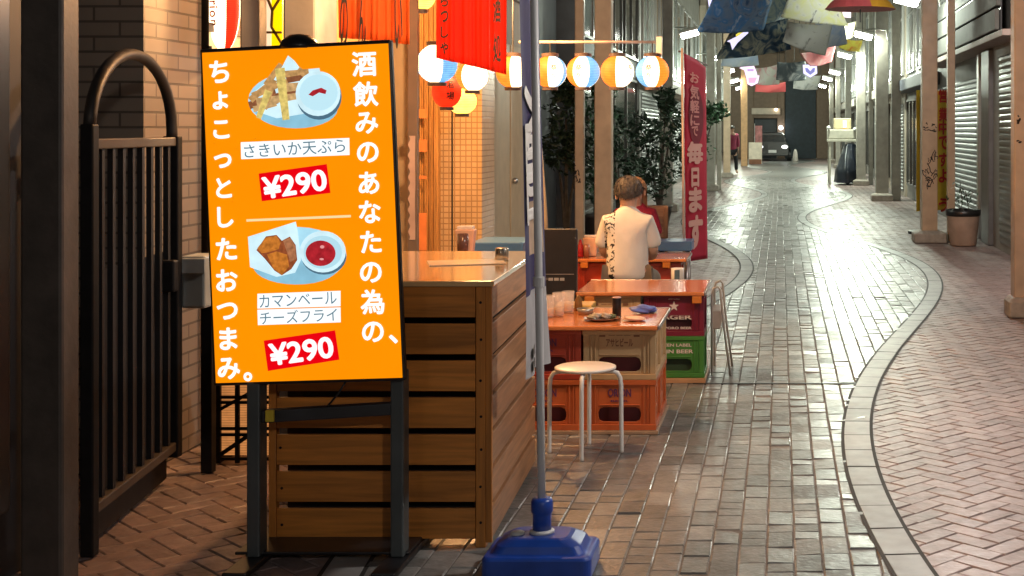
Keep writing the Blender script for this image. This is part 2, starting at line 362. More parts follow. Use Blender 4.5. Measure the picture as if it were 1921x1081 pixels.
rl = [(22.6, 2.06, 'arcade lamp beside the pink and yellow parasol'), (31, 1.86, 'arcade lamp just under the orange banner on the planter side'), (39.4, 1.83, 'arcade lamp next beyond the one under the orange banner'),
      (51, 2.0, 'arcade lamp above the scooter shelter, fourth from the parasol'), (57.6, 1.95, 'arcade lamp fifth from the parasol on the shelter side'), (67, 2.02, 'arcade lamp sixth from the parasol on the shelter side'), (81, 2.06, 'arcade lamp seventh from the parasol, last but one of its row'), (95, 2.3, 'arcade lamp farthest along the shelter side')]
ll = [(41, -1.98, 'arcade lamp right beside the red banner top'), (50, -1.87, 'arcade lamp second beyond the red banner'), (60, -2.0, 'arcade lamp third beyond the red banner'), (70, -2.05, 'arcade lamp fourth beyond the red banner'), (92, -2.25, 'arcade lamp farthest along the walker side')]
nl = [(-3.0, 2.0, 'arcade lamp behind the viewer on the planter side'), (5.6, 2.0, 'arcade lamp overhead before the nearest tan pillar'), (14.2, 2.02, 'arcade lamp overhead between nearest pillar and planter pillar'),
      (-3.0, -2.0, 'arcade lamp behind the viewer on the gate side'), (20.0, -2.0, 'arcade lamp overhead past the twin tan posts'), (30.5, -2.0, 'arcade lamp overhead past the leafy shrubs')]
for i, (y, x, lab) in enumerate(rl+ll+nl):
    if lamp0 is None:
        lamp0 = make_lamp(); t = lamp0
        t['group'] = 'arcade lamps'
    else: t = copy_tree(lamp0)
    t['label'] = lab; t.location = (x, y, LZ if y < 80 else LZ-.2); t.rotation_euler = (0, 0, math.pi if x > 0 else 0)
LAMPS = [o for o in col.objects if o.name.split('.')[0] == 'arcade_lamp']
for o in LAMPS:
    y = o.location.y
    w = LAMP_W*(1.0 if y > 18 else 0)
    if y < 18: w = NEAR_W if o.location.x > 0 else 12
    if o.location.x < 0 and 15 < y < 35: w *= .10
    if o.location.x > 0 and 18 < y < 25: w *= .38
    if y > 75: w *= .3
    elif y > 55: w *= .5
    lamp_light(o, w, (.88, 1, .82) if y > 18 else (1, .90, .83))

def pillar(label, x0, x1, y, d, m, h=6.6, base=True, name='arcade_pillar', bw=.1):
    w = x1-x0; t = thing(name, label, 'pillar', ((x0+x1)/2, y, 0), 0, 'arcade pillars')
    MB().box(-w/2, w/2, 0, d, .12 if base else 0, h).build('shaft', m, t, .012)
    if base:
        mb = MB(); b = w/2+bw
        vs = [(-b, -bw, 0), (b, -bw, 0), (b, d+bw, 0), (-b, d+bw, 0)]
        c_ = .7
        vs2 = [(x*1.0, yy, .13) for x, yy, z in vs]; b2 = w/2+.02
        vs3 = [(-b2, -.02, .17), (b2, -.02, .17), (b2, d+.02, .17), (-b2, d+.02, .17)]
        V = vs+vs2+vs3; fs = [(3, 2, 1, 0), (8, 9, 10, 11)]
        for k in (0, 4): fs += [(k+i, k+(i+1) % 4, k+4+(i+1) % 4, k+4+i) for i in range(4)]
        mb.add(V, fs).build('base_block', M_conc, t, .015)
    return t
pP1 = pillar('nearest tan pillar at the street edge, cut off at its side, on a stone block', xa(1903, 11.8), xa(1903, 11.8)+.2, 11.8, .2, M_tan, bw=.05)
pP2 = pillar('tan pillar scrawled with black graffiti beside the planter pot', xa(1730, 19.6), xa(1759, 19.6), 19.6, .22, M_tan, bw=.12)
pillar('slim post between graffiti pillar and planter pot', xa(1778, 19.9), xa(1792, 19.9), 19.9, .14, M_tan, base=False)
pillar('grey tan pillar second beyond the planter pot', xa(1643, 31), xa(1667, 31), 31, .26, M_tan2)
pillar('slim grey post beside the second pillar beyond the planter', xa(1673, 31.2), xa(1690, 31.2), 31.2, .16, M_tan2, base=False)
pillar('grey tan pillar partly in front of the covered scooter', xa(1607, 39.6), xa(1624, 39.6), 39.6, .26, M_tan2)
pillar('slim grey post just beyond the scooter pillar', xa(1630, 40.2), xa(1638, 40.2), 40.2, .14, M_tan2, base=False)
for k, (px, w_, y) in enumerate(((1586, 11, 49), (1568, 9, 57.6), (1556, 8, 67))):
    pillar('distant grey pillar %s on the shelter side' % ('behind the shelter lamp box', 'just past the shelter', 'last before the dark building')[k], xa(px, y), xa(px+w_, y), y, .26, M_tan2)
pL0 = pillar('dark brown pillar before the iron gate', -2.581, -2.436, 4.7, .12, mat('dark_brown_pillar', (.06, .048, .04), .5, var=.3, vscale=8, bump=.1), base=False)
pillar('broad grey pillar rising behind the orange sign', xa(530, 6.9), xa(592, 6.9), 6.9, .34, M_tan2, base=False)
pillar('slim grey post rising behind the orange sign', xa(449, 6.95), xa(485, 6.95), 6.95, .12, M_tan2, base=False)
pillar('tan pillar directly behind the seated man', xa(1115, 17), xa(1147, 17), 17, .2, M_tan)
pL1b = pillar('slim tan post with black scribbles behind the seated man', xa(1078, 17.1), xa(1095, 17.1), 17.1, .12, M_tan, base=False)
pillar('grey pillar beside the red banner pole', xa(1243, 27), xa(1262, 27), 27, .2, M_tan2)
pillar('grey pillar just past the red banner edge', xa(1325, 36), xa(1341, 36), 36, .26, M_tan2)
pillar('slim grey post between red banner and walking person', xa(1345, 36.6), xa(1353, 36.6), 36.6, .14, M_tan2, base=False)
pillar('pale pillar close by the walking person', xa(1357, 46), xa(1370, 46), 46, .26, M_tan)
pillar('distant pillar lit orange beyond the walking person', xa(1390, 60), xa(1402, 60), 60, .26, mat('orange_light_tint', (.62, .36, .18), .5), base=False)  # orange light falling on it is put into the base colour
# scrawls on two pillars
def scribble(parent, cx, cz, w, h, y, seed, n=14):
    rnd = random.Random(seed); mb = MB()
    for i in range(n):
        x = cx+(rnd.random()-.5)*w; z = cz+(rnd.random()-.5)*h
        pts = [(x, y, z)]
        for k in range(3): x += (rnd.random()-.5)*w*.5; z += (rnd.random()-.5)*h*.3; pts.append((max(cx-w*.55, min(cx+w*.55, x)), y, z))
        mb.tube(pts, .006, 4)
    mb.build('graffiti', M_ink, parent)
scribble(pP2, 0, za(322, 19.6), .2, .45, -.001, 3, 22); scribble(pP2, 0, za(240, 19.6), .17, .10, -.001, 5, 10)
scribble(pL1b, -.02, za(340, 17.1), .08, .4, -.001, 8, 8)
scribble(pP1, -.05, za(225, 11.8), .06, .09, -.001, 9, 6); scribble(pP1, -.05, za(268, 11.8), .05, .05, -.001, 12, 4)

# ------------------------------------------------------------------ buildings along both sides
M_wallg = mat('grey_wall', (.23, .22, .2), .6, var=.15, vscale=2)
M_wallb = mat('beige_wall', (.38, .32, .25), .6, var=.15, vscale=2)
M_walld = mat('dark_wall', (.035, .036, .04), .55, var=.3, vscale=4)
M_frame = mat('aluminium_frame', (.38, .38, .37), .35, metal=.6, var=.1)
M_frame_d = mat('bronze_frame', (.08, .07, .06), .4, metal=.4, var=.15)
M_shut = mat('shutter_steel', (.17, .18, .178), .45, metal=.5, var=.12, vscale=3)
def shutter(x, y0, y1, z0, z1, side, parent, m=None, pitch=.085, depth=.014):
    """corrugated roller shutter on a wall whose face looks toward -side in x"""
    n = int((z1-z0)/pitch); mb = MB(); s = -side
    for i in range(n):
        z = z0+i*pitch
        mb.add([(x, y0, z), (x, y1, z), (x+s*depth, y1, z+pitch*.35), (x+s*depth, y0, z+pitch*.35), (x+s*depth, y1, z+pitch*.75), (x+s*depth, y0, z+pitch*.75), (x, y1, z+pitch), (x, y0, z+pitch)],
               [(0, 1, 2, 3), (3, 2, 4, 5), (5, 4, 6, 7)])
    return mb.build('shutter', m or M_shut, parent)
def window(xf, y0, y1, z0, z1, side, parent, glass, fr=None, bars=1, hb=0):
    s = -side; f = MB(); t = .05
    xo, xi = sorted((xf, xf+s*.05))
    f.box(xo, xi, y0, y1, z0, z0+t); f.box(xo, xi, y0, y1, z1-t, z1); f.box(xo, xi, y0, y0+t, z0+t, z1-t); f.box(xo, xi, y1-t, y1, z0+t, z1-t)
    for b in range(1, bars+1): yy = y0+(y1-y0)*b/(bars+1); f.box(xo, xi-.005 if s < 0 else xi, yy-.02, yy+.02, z0+t, z1-t)
    for b in range(1, hb+1): zz = z0+(z1-z0)*b/(hb+1); f.box(xo, xi, y0+t, y1-t, zz-.02, zz+.02)
    w_ = f.build('window', fr or M_frame, parent)
    a, b = sorted((xf+s*.012, xf+s*.022)); MB().box(a, b, y0+t, y1-t, z0+t, z1-t).build('pane', glass, w_)
def building(name, label, side, xf, y0, y1, m, h=6.6, depth=1.2):
    t = thing(name, label, 'building'); a, b = sorted((xf, xf+side*depth))
    MB().box(a, b, y0, y1, 0, h).build('wall', m, t); return t
# --- planter side (positive x)
XR = 2.92
t = building('shop_building', 'dark shuttered shop beside the nearest tan pillar', 1, XR, 6, 19.0, M_wallg)
shutter(XR-.004, 14.5, 18.4, .1, 2.6, 1, t, mat('bright_shutter', (.2, .215, .215), .35, metal=.6, var=.1))
t = building('shop_building', 'grey shop with slatted canopy above the planter pot', 1, XR+.1, 19.02, 26, M_wallg)
MB().box(XR-.06, XR+.098, 19.05, 19.75, 0, 2.7).build('door_post', mat('slate_post', (.13, .13, .135), .4, var=.15), t, .01)
MB().box(XR-.02, XR+.098, 20.3, 20.5, 0, 2.7).build('door_post', M_frame, t, .01)
window(XR+.098, 19.8, 20.28, .2, 2.65, 1, t, M_frost, bars=0, hb=6)
shutter(XR+.096, 20.6, 25.6, .1, 2.45, 1, t)
cn = MB().box(XR-.28, XR+.098, 16.5, 25.4, 2.72, 2.8); cn.build('canopy', mat('pinkish_soffit', (.36, .28, .25), .6), t, .01)
lv = MB()
for k in range(4): 
    z = 2.84+k*.3
    lv.box(XR-.26+.02*k, XR-.2+.02*k, 17.2, 25.2, z, z+.26)
lv.build('louvres', mat('pale_louvre', (.12, .12, .112), .75, var=.1), t, .01)
MB().box(XR-.19, XR-.17, 17.2, 25.2, 2.82, 4.2).build('louvre_back', M_black, t)
window(XR+.098, 19.4, 25.5, 4.3, 6.2, 1, t, M_frost, bars=3)
labs = ['grey shop building with tall pale windows behind the yellow banner', 'grey shop building next past the yellow banner shop', 'grey shop building behind the covered scooter', 'distant grey shop building past the scooter shelter', 'distant dim shop building nearest the street end on the shelter side']
ys = [26.02, 33, 40.5, 50, 61, 75.9]
for i in range(5):
    a, b = ys[i], ys[i+1]-.02; x = XR+(.1, .05, .2, .1, .15)[i]
    t = building('shop_building', labs[i], 1, x, a, b, (M_wallg, M_wallb, M_wallg, M_wallg, M_wallb)[i])
    L_ = b-a
    for k in range(3): window(x-.002, a+.3+k*L_/3, a+L_/3*(k+1)-.3, 2.9, 5.6, 1, t, M_frost if k != 1 else M_glass, bars=1, hb=1)
    shutter(x-.004, a+.4, a+L_*.55, .1, 2.3, 1, t)
    window(x-.002, a+L_*.6, b-.3, .3, 2.3, 1, t, M_glass, M_frame_d, bars=2)
    MB().box(x-.35, x-.003, a+.2, b-.2, 2.45, 2.7).build('fascia', mat('fascia_%d' % i, ((.05, .055, .07), (.3, .27, .22), (.33, .31, .27), (.3, .28, .24), (.28, .25, .2))[i], .5), t, .015)
# --- gate side (negative x)
XL = -2.95
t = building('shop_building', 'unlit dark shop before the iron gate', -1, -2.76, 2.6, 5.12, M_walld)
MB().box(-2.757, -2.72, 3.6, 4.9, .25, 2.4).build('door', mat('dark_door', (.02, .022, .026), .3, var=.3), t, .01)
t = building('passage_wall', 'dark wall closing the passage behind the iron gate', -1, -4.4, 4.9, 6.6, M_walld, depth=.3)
M_tile = bricks('beige_wall_tile', (.24, .195, .16), (.21, .17, .135), (.09, .075, .06), .24, .07, .006, 'x', .45, .5)
t = building('tiled_building', 'beige tile clad building end beside the iron gate', -1, XL, 6.42, 7.06, M_tile, depth=.9)
M_ochre = mat('ochre_plaster', (.52, .33, .12), .65, var=.12, vscale=3)
M_slat = wood('orange_boards', (.50, .26, .08), 2)
t = building('pub_building', 'izakaya front with warm ochre wall and eave behind the lanterns', -1, -3.25, 7.08, 11.5, M_ochre)
MB().box(-3.247, -1.5, 7.1, 11.4, 2.95, 3.05).box(-2.9, -1.5, 6.4, 7.1, 2.95, 3.05).build('eave', wood('eave_boards', (.3, .17, .08), 0), t, .01)
for k in range(3): MB().box(-3.247, -2.0, 7.6+k*1.6, 7.68+k*1.6, 2.85, 2.947).build('rafter', wood('rafter', (.25, .13, .06), 0), t)
window(-3.249, 7.6, 10.6, .9, 2.2, -1, t, glow('shop_window_glow', (1, .62, .25), .9), wood('window_wood', (.25, .13, .06), 2), bars=3)
MB().box(xa(788, 11.2), xa(822, 11.2), 11.2, 11.28, 0, 2.9).build('board_panel', M_slat, t)
for k in range(4): MB().box(xa(789+9*k, 11.2), xa(791.5+9*k, 11.2), 11.17, 11.2, 0, 2.9).build('batten', M_slat, t)
for k, (a, b) in enumerate(((205, 222), (262, 285), (330, 336), (400, 470))):
    MB().box(xa(786, 11.1), xa(800, 11.1), 11.1, 11.11, za(b, 11.1), za(a, 11.1)).build('menu_slip', mat('orange_slip', (.7, .22, .06), .6), t)
M_tilew = bricks('small_square_tile', (.60, .42, .24), (.56, .38, .2), (.36, .23, .12), .046, .046, .005, 'y', .25, 0, .5)
t = thing('tiled_pier', 'pier of small cream square tiles under the lantern cluster', 'pier', (0, 11.35, 0))
MB().box(xa(822, 11.35), xa(846, 11.35), 0, .5, 0, 3.2).box(xa(850, 11.35), xa(904, 11.35), 0, .5, 0, 3.2).build('tile_cladding', M_tilew, t)
MB().box(xa(846, 11.35), xa(850, 11.35), .02, .5, 0, 3.2).build('joint', M_frame_d, t)
t = building('panelled_building', 'tan panelled building between tiled pier and dark doorway', -1, XL+.05, 11.52, 16.6, M_wallb)
M_panel = mat('tan_panel', (.48, .36, .22), .45, var=.1)
for k in range(4):
    y = 12.9+k*.92; d_ = MB().box(XL+.052, XL+.085, y, y+.86, .1, 2.5).build('door_panel', M_panel, t, .008)
    if k == 2: MB().ball((XL+.11, y+.1, 1.05), .035).build('handle', M_steel, d_, smooth=True)
for z in (3.1,): window(XL+.052, 13, 16.3, 3.0, 5.8, -1, t, mat('cream_blind', (.5, .45, .33), .4), bars=3)
t = building('dark_entrance', 'dark recessed doorway behind the black menu board', -1, XL-.35, 16.62, 20.4, M_walld)
put_text(MB(), 'PRESS', frame((XL-.345, 17.9, za(200, 17.9)), (0, -1, 0), (0, 0, 1)), fit=(.9, .16), off=.003)
tb = MB(); put_text(tb, '営業', frame((XL-.34, 18.0, 1.9), (0, 1, 0), (0, 0, 1)), fit=(.8, .26), off=.006); tb.build('door_lettering', mat('faded_print', (.25, .25, .24), .6), t)
labs = ['dark glazed shopfront behind the leafy shrubs', 'grey panelled building above the red banner', 'grey building beside the pale pillar and walking person', 'far brown building before the lit orange pillar']
ys = [20.42, 29, 38, 52, 75.9]
for i in range(4):
    a, b = ys[i], ys[i+1]-.02; x = XL+(-.05, 0, -.1, -.05)[i]
    t = building('shop_building', labs[i], -1, x, a, b, (M_walld, M_wallg, M_wallg, M_wallb)[i])
    L_ = b-a
    if i == 0:
        window(x+.002, a+.3, b-.3, .3, 2.6, -1, t, M_glass, M_frame_d, bars=3); 
        for k in range(3): window(x+.002, a+.3+k*L_/3, a+L_/3*(k+1)-.2, 3.0, 6.0, -1, t, M_glass if k else M_frost, M_frame_d, bars=1, hb=1)
    else:
        for k in range(3): window(x+.002, a+.4+k*L_/3, a+L_/3*(k+1)-.4, 3.0, 5.4, -1, t, M_glass if k == 1 else M_frost, bars=1)
        shutter(x+.004, a+.4, a+L_*.5, .1, 2.4, -1, t); window(x+.002, a+L_*.55, b-.4, .4, 2.3, -1, t, M_glass, M_frame_d, bars=2)
        MB().box(x+.003, x+.32, a+.2, b-.2, 2.5, 2.72).build('fascia', M_wallb, t, .015)

# ------------------------------------------------------------------ iron gate
t = thing('iron_gate', 'open black iron gate with arched top and upright bars', 'gate')
ga, gb = Vector((-2.592, 5.2, 0)), Vector((-2.753, 6.3, 0)); gd = (gb-ga); gl = gd.length
def gp(u, z): p = ga+gd*u; return (p.x, p.y, z)
MB().bar(gp(0, 0), gp(0, 1.62), .05, .05).build('post', M_gate, t, .006)
MB().bar(gp(.97, .12), gp(.97, 1.57), .07, .05).build('stile', M_gate, t, .006)
M_rail = mat('worn_brass_edge', (.07, .055, .04), .5, metal=0)
for z in (.17, 1.545): MB().bar(gp(0, z), gp(1, z), .045, .04).build('rail', M_rail, t, .005)
br = MB()
for k in range(1, 9): br.bar(gp(k/9, .19), gp(k/9, 1.53), .022, .022)
br.build('bars', mat('bar_iron', (.016, .016, .018), .5, metal=0), t)
MB().tube([gp(.48-.48*math.cos(a), 1.60+.31*math.sin(a)) for a in [math.pi*k/16 for k in range(17)]]+[gp(.96, 1.56)], .024, 8).build('arch', mat('arch_iron', (.022, .021, .021), .5, metal=0), t, smooth=True)
MB().box(-.05, .05, -.02, .03, -.07, .07, 0, T(*gp(.86, .95))).build('lock_box', M_gate, t, .008)
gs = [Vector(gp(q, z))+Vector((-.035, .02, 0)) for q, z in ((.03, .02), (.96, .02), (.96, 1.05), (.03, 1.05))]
MB().add(gs, [(0, 1, 2, 3)]).build('shade_sheet', M_gate, t, solid=.004)  # added dark sheet, stands for the black shade behind the bars
t = thing('meter_box', 'pale grey metal box beside the gate by the orange sign', 'box', at(362, 530, 6.3))
MB().box(-.055, .055, 0, .16, -.12, .12).build('body', mat('pale_grey_metal', (.42, .46, .45), .35, metal=.2), t, .012)
MB().box(-.058, .058, -.01, -.001, .04, .11).build('cover', mat('grey_cover', (.5, .54, .53), .3), t, .004)
MB().bar((0, .17, -.12), (0, .17, -at(362, 530, 6.3).z+.001), .05, .05).build('post', M_gate, t)
t = thing('drainpipe', 'dark drainpipe at the tiled building corner beside the long lantern', 'pipe', (xa(379, 7.15), 7.15, 0)); MB().tube([(0, 0, 0), (0, 0, 6)], .034, 12).build('pipe', M_gate, t, smooth=True)
for z in (.5, 2.0, 3.6): MB().box(-.09, .045, -.015, .015, z, z+.03).build('clip', M_gate, t)
# lit floor lamp behind the sign
t = thing('floor_lantern', 'low lit orange paper floor lantern with dark lattice behind the sign legs', 'lantern', (-2.53, 6.66, 0))
MB().box(-.155, .10, 0, .2, .035, .40).build('paper_shade', paper('lamp_paper', (1, .38, .11), .5), t)
wr = MB()
for x in (-.165, -.075, .02, .105): wr.box(x-.010, x+.010, -.018, -.003, 0, .43)
for z in (.02, .135, .165, .29, .315, .42): wr.box(-.175, .115, -.016, -.004, z-.007, z+.007)
wr.box(-.175, -.157, -.003, .21, 0, .43); wr.box(.102, .118, -.003, .21, 0, .43); wr.bar((-.17, -.022, .03), (.05, -.022, .18), .012, .02); wr.bar((-.17, -.026, .25), (.10, -.026, .40), .012, .016)
wr.build('lattice', M_gate, t)

# ------------------------------------------------------------------ orange digital sign
SY = 5.06; SS = F/SY; ROLL = R(2.5)
sg = thing('digital_sign', 'tall orange digital menu sign on dark metal legs', 'sign', (xa(605, SY), SY, 0))
cpx, cpy = 566.5, 402.0
sc_ = bpy.data.objects.new('screen_panel', None)
def sl(px, py):
    du, dv = (px-cpx)/SS, -(py-cpy)/SS; c, s = math.cos(-ROLL), math.sin(-ROLL)
    return (du*c-dv*s)/.966, du*s+dv*c
SW, SH = .352, .607
bx = MB(); bx.box(-SW-.011, SW+.009, .004, .032, -SH-.012, SH+.014)
scr = bx.build('casing', M_black, sg, .006)
scr.location = at(cpx-1, cpy, SY)-Vector(sg.location); scr.rotation_euler = (0, -ROLL, -R(5.0))
def food(name, c, s_, amt=.35, sc=60):
    m = glow(name, c, s_); s_ *= .89; nt = m.node_tree; b = nt.nodes['Principled BSDF']; tc = _n(nt, 'ShaderNodeTexCoord'); nz = _n(nt, 'ShaderNodeTexNoise'); nz.inputs['Scale'].default_value = sc; nz.inputs['Detail'].default_value = 5; nt.links.new(tc.outputs['Object'], nz.inputs['Vector'])
    r = _n(nt, 'ShaderNodeMapRange'); r.inputs[1].default_value = .3; r.inputs[2].default_value = .7; r.inputs[3].default_value = s_*(1-amt); r.inputs[4].default_value = s_*(1+amt); nt.links.new(nz.outputs[0], r.inputs[0]); nt.links.new(r.outputs[0], b.inputs['Emission Strength']); return m
M_or = food('screen_orange', (1, .285, .0), 1.0, .05, 2.2); M_sw = glow('screen_white', (.95, .98, 1), 1.05); M_red = glow('screen_red', (.80, .0, .005), 1.0)
M_lb = food('screen_pale_blue', (.42, .76, .92), .95, .12, 12); M_lb2 = food('screen_mid_blue', (.30, .62, .80), .85, .15, 12); M_cy = food('screen_ice', (.66, .90, .98), .98, .10, 18)
M_fry = food('screen_fry', (.60, .33, .12), .85); M_fry2 = food('screen_fry_light', (.72, .55, .16), .95); M_fry3 = food('screen_fry_dark', (.33, .12, .05), .7)
M_kat = food('screen_crumb', (.65, .21, .03), .8); M_kat2 = food('screen_crumb_dark', (.36, .09, .03), .75); M_ket = food('screen_ketchup', (.48, .02, .03), .85, .3, 40); M_txt = glow('screen_text_grey', (.13, .26, .33), .75); M_sh = glow('screen_shade_blue', (.12, .25, .36), .6)
MB().box(-SW, SW, 0, .0036, -SH, SH).build('screen', M_or, scr)
PL = [0]
def flat(name, m, polys, lift):
    mb = MB()
    for P in polys:
        q = [sl(*p) for p in P]
        # orientation: x right, y up, facing -y in the scene
        if sum(q[i][0]*q[(i+1) % len(q)][1]-q[(i+1) % len(q)][0]*q[i][1] for i in range(len(q))) < 0: q = q[::-1]
        mb.add([(u, -lift, v) for u, v in q], [tuple(range(len(q)))])
    return mb.build(name, m, scr)
def ell(cx, cy, rx, ry, rot=0, n=28): return [(cx+rx*math.cos(a)*math.cos(rot)-ry*math.sin(a)*math.sin(rot), cy+rx*math.cos(a)*math.sin(rot)+ry*math.sin(a)*math.cos(rot)) for a in [2*math.pi*k/n for k in range(n)]]
def stext(mb, s, px, py, w=None, h=None, bold=0, rot=0, size=None, lift=.004):
    u, v = sl(px, py); M = frame((u, -lift, v), (math.cos(rot), 0, math.sin(rot)), (-math.sin(rot), 0, math.cos(rot)))
    return put_text(mb, s, M, size=size/SS if size else None, fit=(w/SS, h/SS if h else None) if w else None, bold=bold, off=0)
mb = MB()
for ch, x, y, sz in (('ち', 412, 134, 48), ('ょ', 414, 188, 46), ('こ', 416, 243, 44), ('っ', 419, 302, 46), ('と', 421, 353, 44), ('し', 424, 408, 44), ('た', 426, 468, 47), ('お', 427, 527, 47), ('つ', 428, 585, 46), ('ま', 430, 637, 47), ('み', 431, 693, 47), ('。', 467, 708, 47)):
    stext(mb, ch, x, y, size=sz, bold=.032)
mb.build('slogan_lettering', M_sw, scr)
mb = MB()
for ch, x, y, sz in (('酒', 684, 121, 49), ('飲', 687, 177, 48), ('み', 689, 231, 47), ('の', 691, 286, 48), ('あ', 693, 343, 47), ('な', 695, 397, 47), ('た', 697, 453, 47), ('の', 697, 510, 48), ('為', 700, 565, 48), ('の', 701, 621, 48), ('、', 739, 634, 50)):
    stext(mb, ch, x, y, size=sz, bold=.028)
mb.build('slogan_lettering', M_sw, scr)
# upper dish
flat('plate', M_lb, [ell(553, 188, 87, 52)], .0004); flat('plate_rim', M_lb2, [ell(556, 205, 78, 36)], .0006)
flat('paper', M_cy, [[(480, 170), (505, 150), (530, 125), (541, 104), (553, 114), (566, 131), (600, 128), (606, 160), (570, 214), (520, 222), (478, 208)]], .0008)
rnd = random.Random(4)
def stick(a, b, w, m, lift, name='fries'):
    return
fr = [[], [], []]
for (a, b, w_, k) in [((470, 188), (515, 150), 9, 0), ((468, 198), (560, 168), 10, 2), ((474, 180), (540, 152), 9, 0), ((482, 192), (575, 178), 11, 0), ((500, 160), (528, 120), 9, 0), ((530, 140), (580, 134), 9, 0), ((538, 150), (592, 142), 9, 2), ((534, 165), (580, 160), 12, 0), ((515, 150), (498, 205), 8, 0), ((505, 170), (486, 222), 10, 1), ((526, 128), (538, 225), 13, 1), ((510, 165), (520, 195), 8, 2), ((560, 130), (596, 160), 8, 0), ((476, 205), (520, 195), 8, 0)]:
    d = Vector((b[0]-a[0], b[1]-a[1])).normalized(); n_ = Vector((-d.y, d.x))*w_*.72
    fr[k].append([(a[0]+n_.x, a[1]+n_.y), (b[0]+n_.x*.7, b[1]+n_.y*.7), (b[0]-n_.x*.7, b[1]-n_.y*.7), (a[0]-n_.x, a[1]-n_.y)])
flat('fries', M_fry3, fr[2], .0010)
for i, P in enumerate(fr[0]): flat('fries', (M_fry, M_fry, food('screen_fry_tan', (.68, .42, .18), .85))[i % 3], [P], .0012+.00012*i)
flat('fries', M_fry2, fr[1], .0028)
flat('bowl_shade', M_sh, [ell(600, 182, 42, 43)], .0030); flat('bowl', M_cy, [ell(598, 176, 42, 42)], .0032); flat('bowl_inside', glow('screen_bowl', (.55, .84, .95), .95), [ell(599, 174, 36, 34)], .0034)
flat('sauce', M_ket, [[(580, 178), (588, 170), (604, 165), (614, 170), (612, 177), (600, 174), (588, 181)]], .0036)
rb = R(3.0)
flat('dish_label', M_sw, [[(452, 267), (656, 259), (656.5, 291), (453, 299)]], .0006)
mb = MB(); stext(mb, 'さきいか天ぷら', 554, 279, w=196, h=25, rot=R(.8), bold=.004); mb.build('dish_lettering', M_txt, scr)
def price(c, q):
    p_ = flat('price_tag', M_red, [q], .0008); mb = MB(); stext(mb, '¥290', c[0], c[1], w=122, h=39, rot=R(6), bold=.03, lift=.003); mb.build('price_lettering', M_sw, p_)
price((554, 345), [(486, 326), (614, 308), (621, 362), (492, 378)]); price((567, 658), [(496, 640), (630, 619), (638, 674), (504, 697)])
flat('rule', glow('screen_cream', (1, .8, .4), .9), [[(463, 412), (659, 403), (659, 407.5), (463, 416.5)]], .0006)
# lower dish
flat('plate', M_lb, [ell(560, 479, 91, 53)], .0004); flat('plate_rim', M_lb2, [ell(556, 500, 80, 34)], .0006)
flat('paper', M_cy, [[(466, 445), (556, 416), (560, 435), (566, 488), (555, 512), (520, 520), (470, 502)]], .0008)
flat('cheese_fry', M_kat2, [[(482, 470), (500, 444), (520, 441), (530, 452), (545, 444), (556, 460), (559, 488), (548, 505), (530, 517), (516, 508), (498, 486)]], .001)
flat('cheese_fry', M_kat, [[(484, 466), (500, 446), (520, 443), (528, 455), (524, 468), (504, 474), (492, 476)]], .0014); flat('cheese_fry', M_kat, [[(502, 478), (520, 472), (540, 478), (544, 500), (530, 516), (514, 504)]], .0014)
flat('cheese_fry', food('screen_crumb_tan', (.5, .2, .09), .8), [[(532, 452), (546, 446), (555, 462), (557, 486), (546, 492), (540, 474)]], .0014)
flat('bowl_shade', M_sh, [ell(609, 481, 42, 34)], .0018); flat('bowl', M_cy, [ell(607, 472, 43, 39)], .0020); flat('bowl_inside', glow('screen_bowl2', (.5, .8, .92), .9), [ell(607, 473, 36, 31)], .0022); flat('ketchup', M_ket, [ell(603, 475, 28, 24)], .0024); flat('ketchup_shine', glow('screen_pink', (.85, .35, .35), .9), [ell(606, 463, 4, 3), ell(605, 486, 4, 2)], .0026)
flat('dish_label', M_sw, [[(484, 552), (640, 545), (640, 574), (484, 580)], [(484, 582), (640, 576), (640.5, 604), (485, 611)]], .0006)
mb = MB(); stext(mb, 'カマンベール', 561, 562, w=150, h=24, rot=R(1), bold=.002); stext(mb, 'チーズフライ', 562, 593, w=150, h=24, rot=R(1), bold=.002); mb.build('dish_lettering', M_txt, scr)
# stand
def sx(px): return xa(px, SY)-sg.location.x
def sz(py): return za(py, SY)
for a, b in ((458, 483), (729, 754)):
    MB().box(sx(a), sx(b), .02, .10, .03, sz(700)).build('leg', mat('slate_leg', (.085, .10, .105), .38, metal=.3, var=.15), sg, .006)
    MB().box(sx(a)-.02, sx(b)+.02, -.16, .42, .006, .03).build('foot', M_black, sg, .006)
MB().bar((sx(483), .06, sz(787)), (sx(729), .06, sz(772)), .05, .045).build('crossbar', M_dark, sg, .006)
MB().box(sx(430), sx(760), .05, .36, .03, .042).build('base_plate', M_black, sg, .004)
MB().lathe([(.07, 0), (.07, .012), (.062, .03), (.035, .05), (1e-4, .055)], 20, (sx(553), .05, sz(90))).build('top_knob', M_black, sg, smooth=True)
MB().box(sx(497), sx(513), .0, .015, sz(792), sz(770)).build('yellow_tag', mat('yellow_tag', (.55, .42, .03), .5), sg, .003)
MB().tube([(sx(645), .04, sz(715)), (sx(628), .045, sz(742)), (sx(604), .05, sz(770))], .004, 6).build('cable', M_cord, sg, smooth=True)

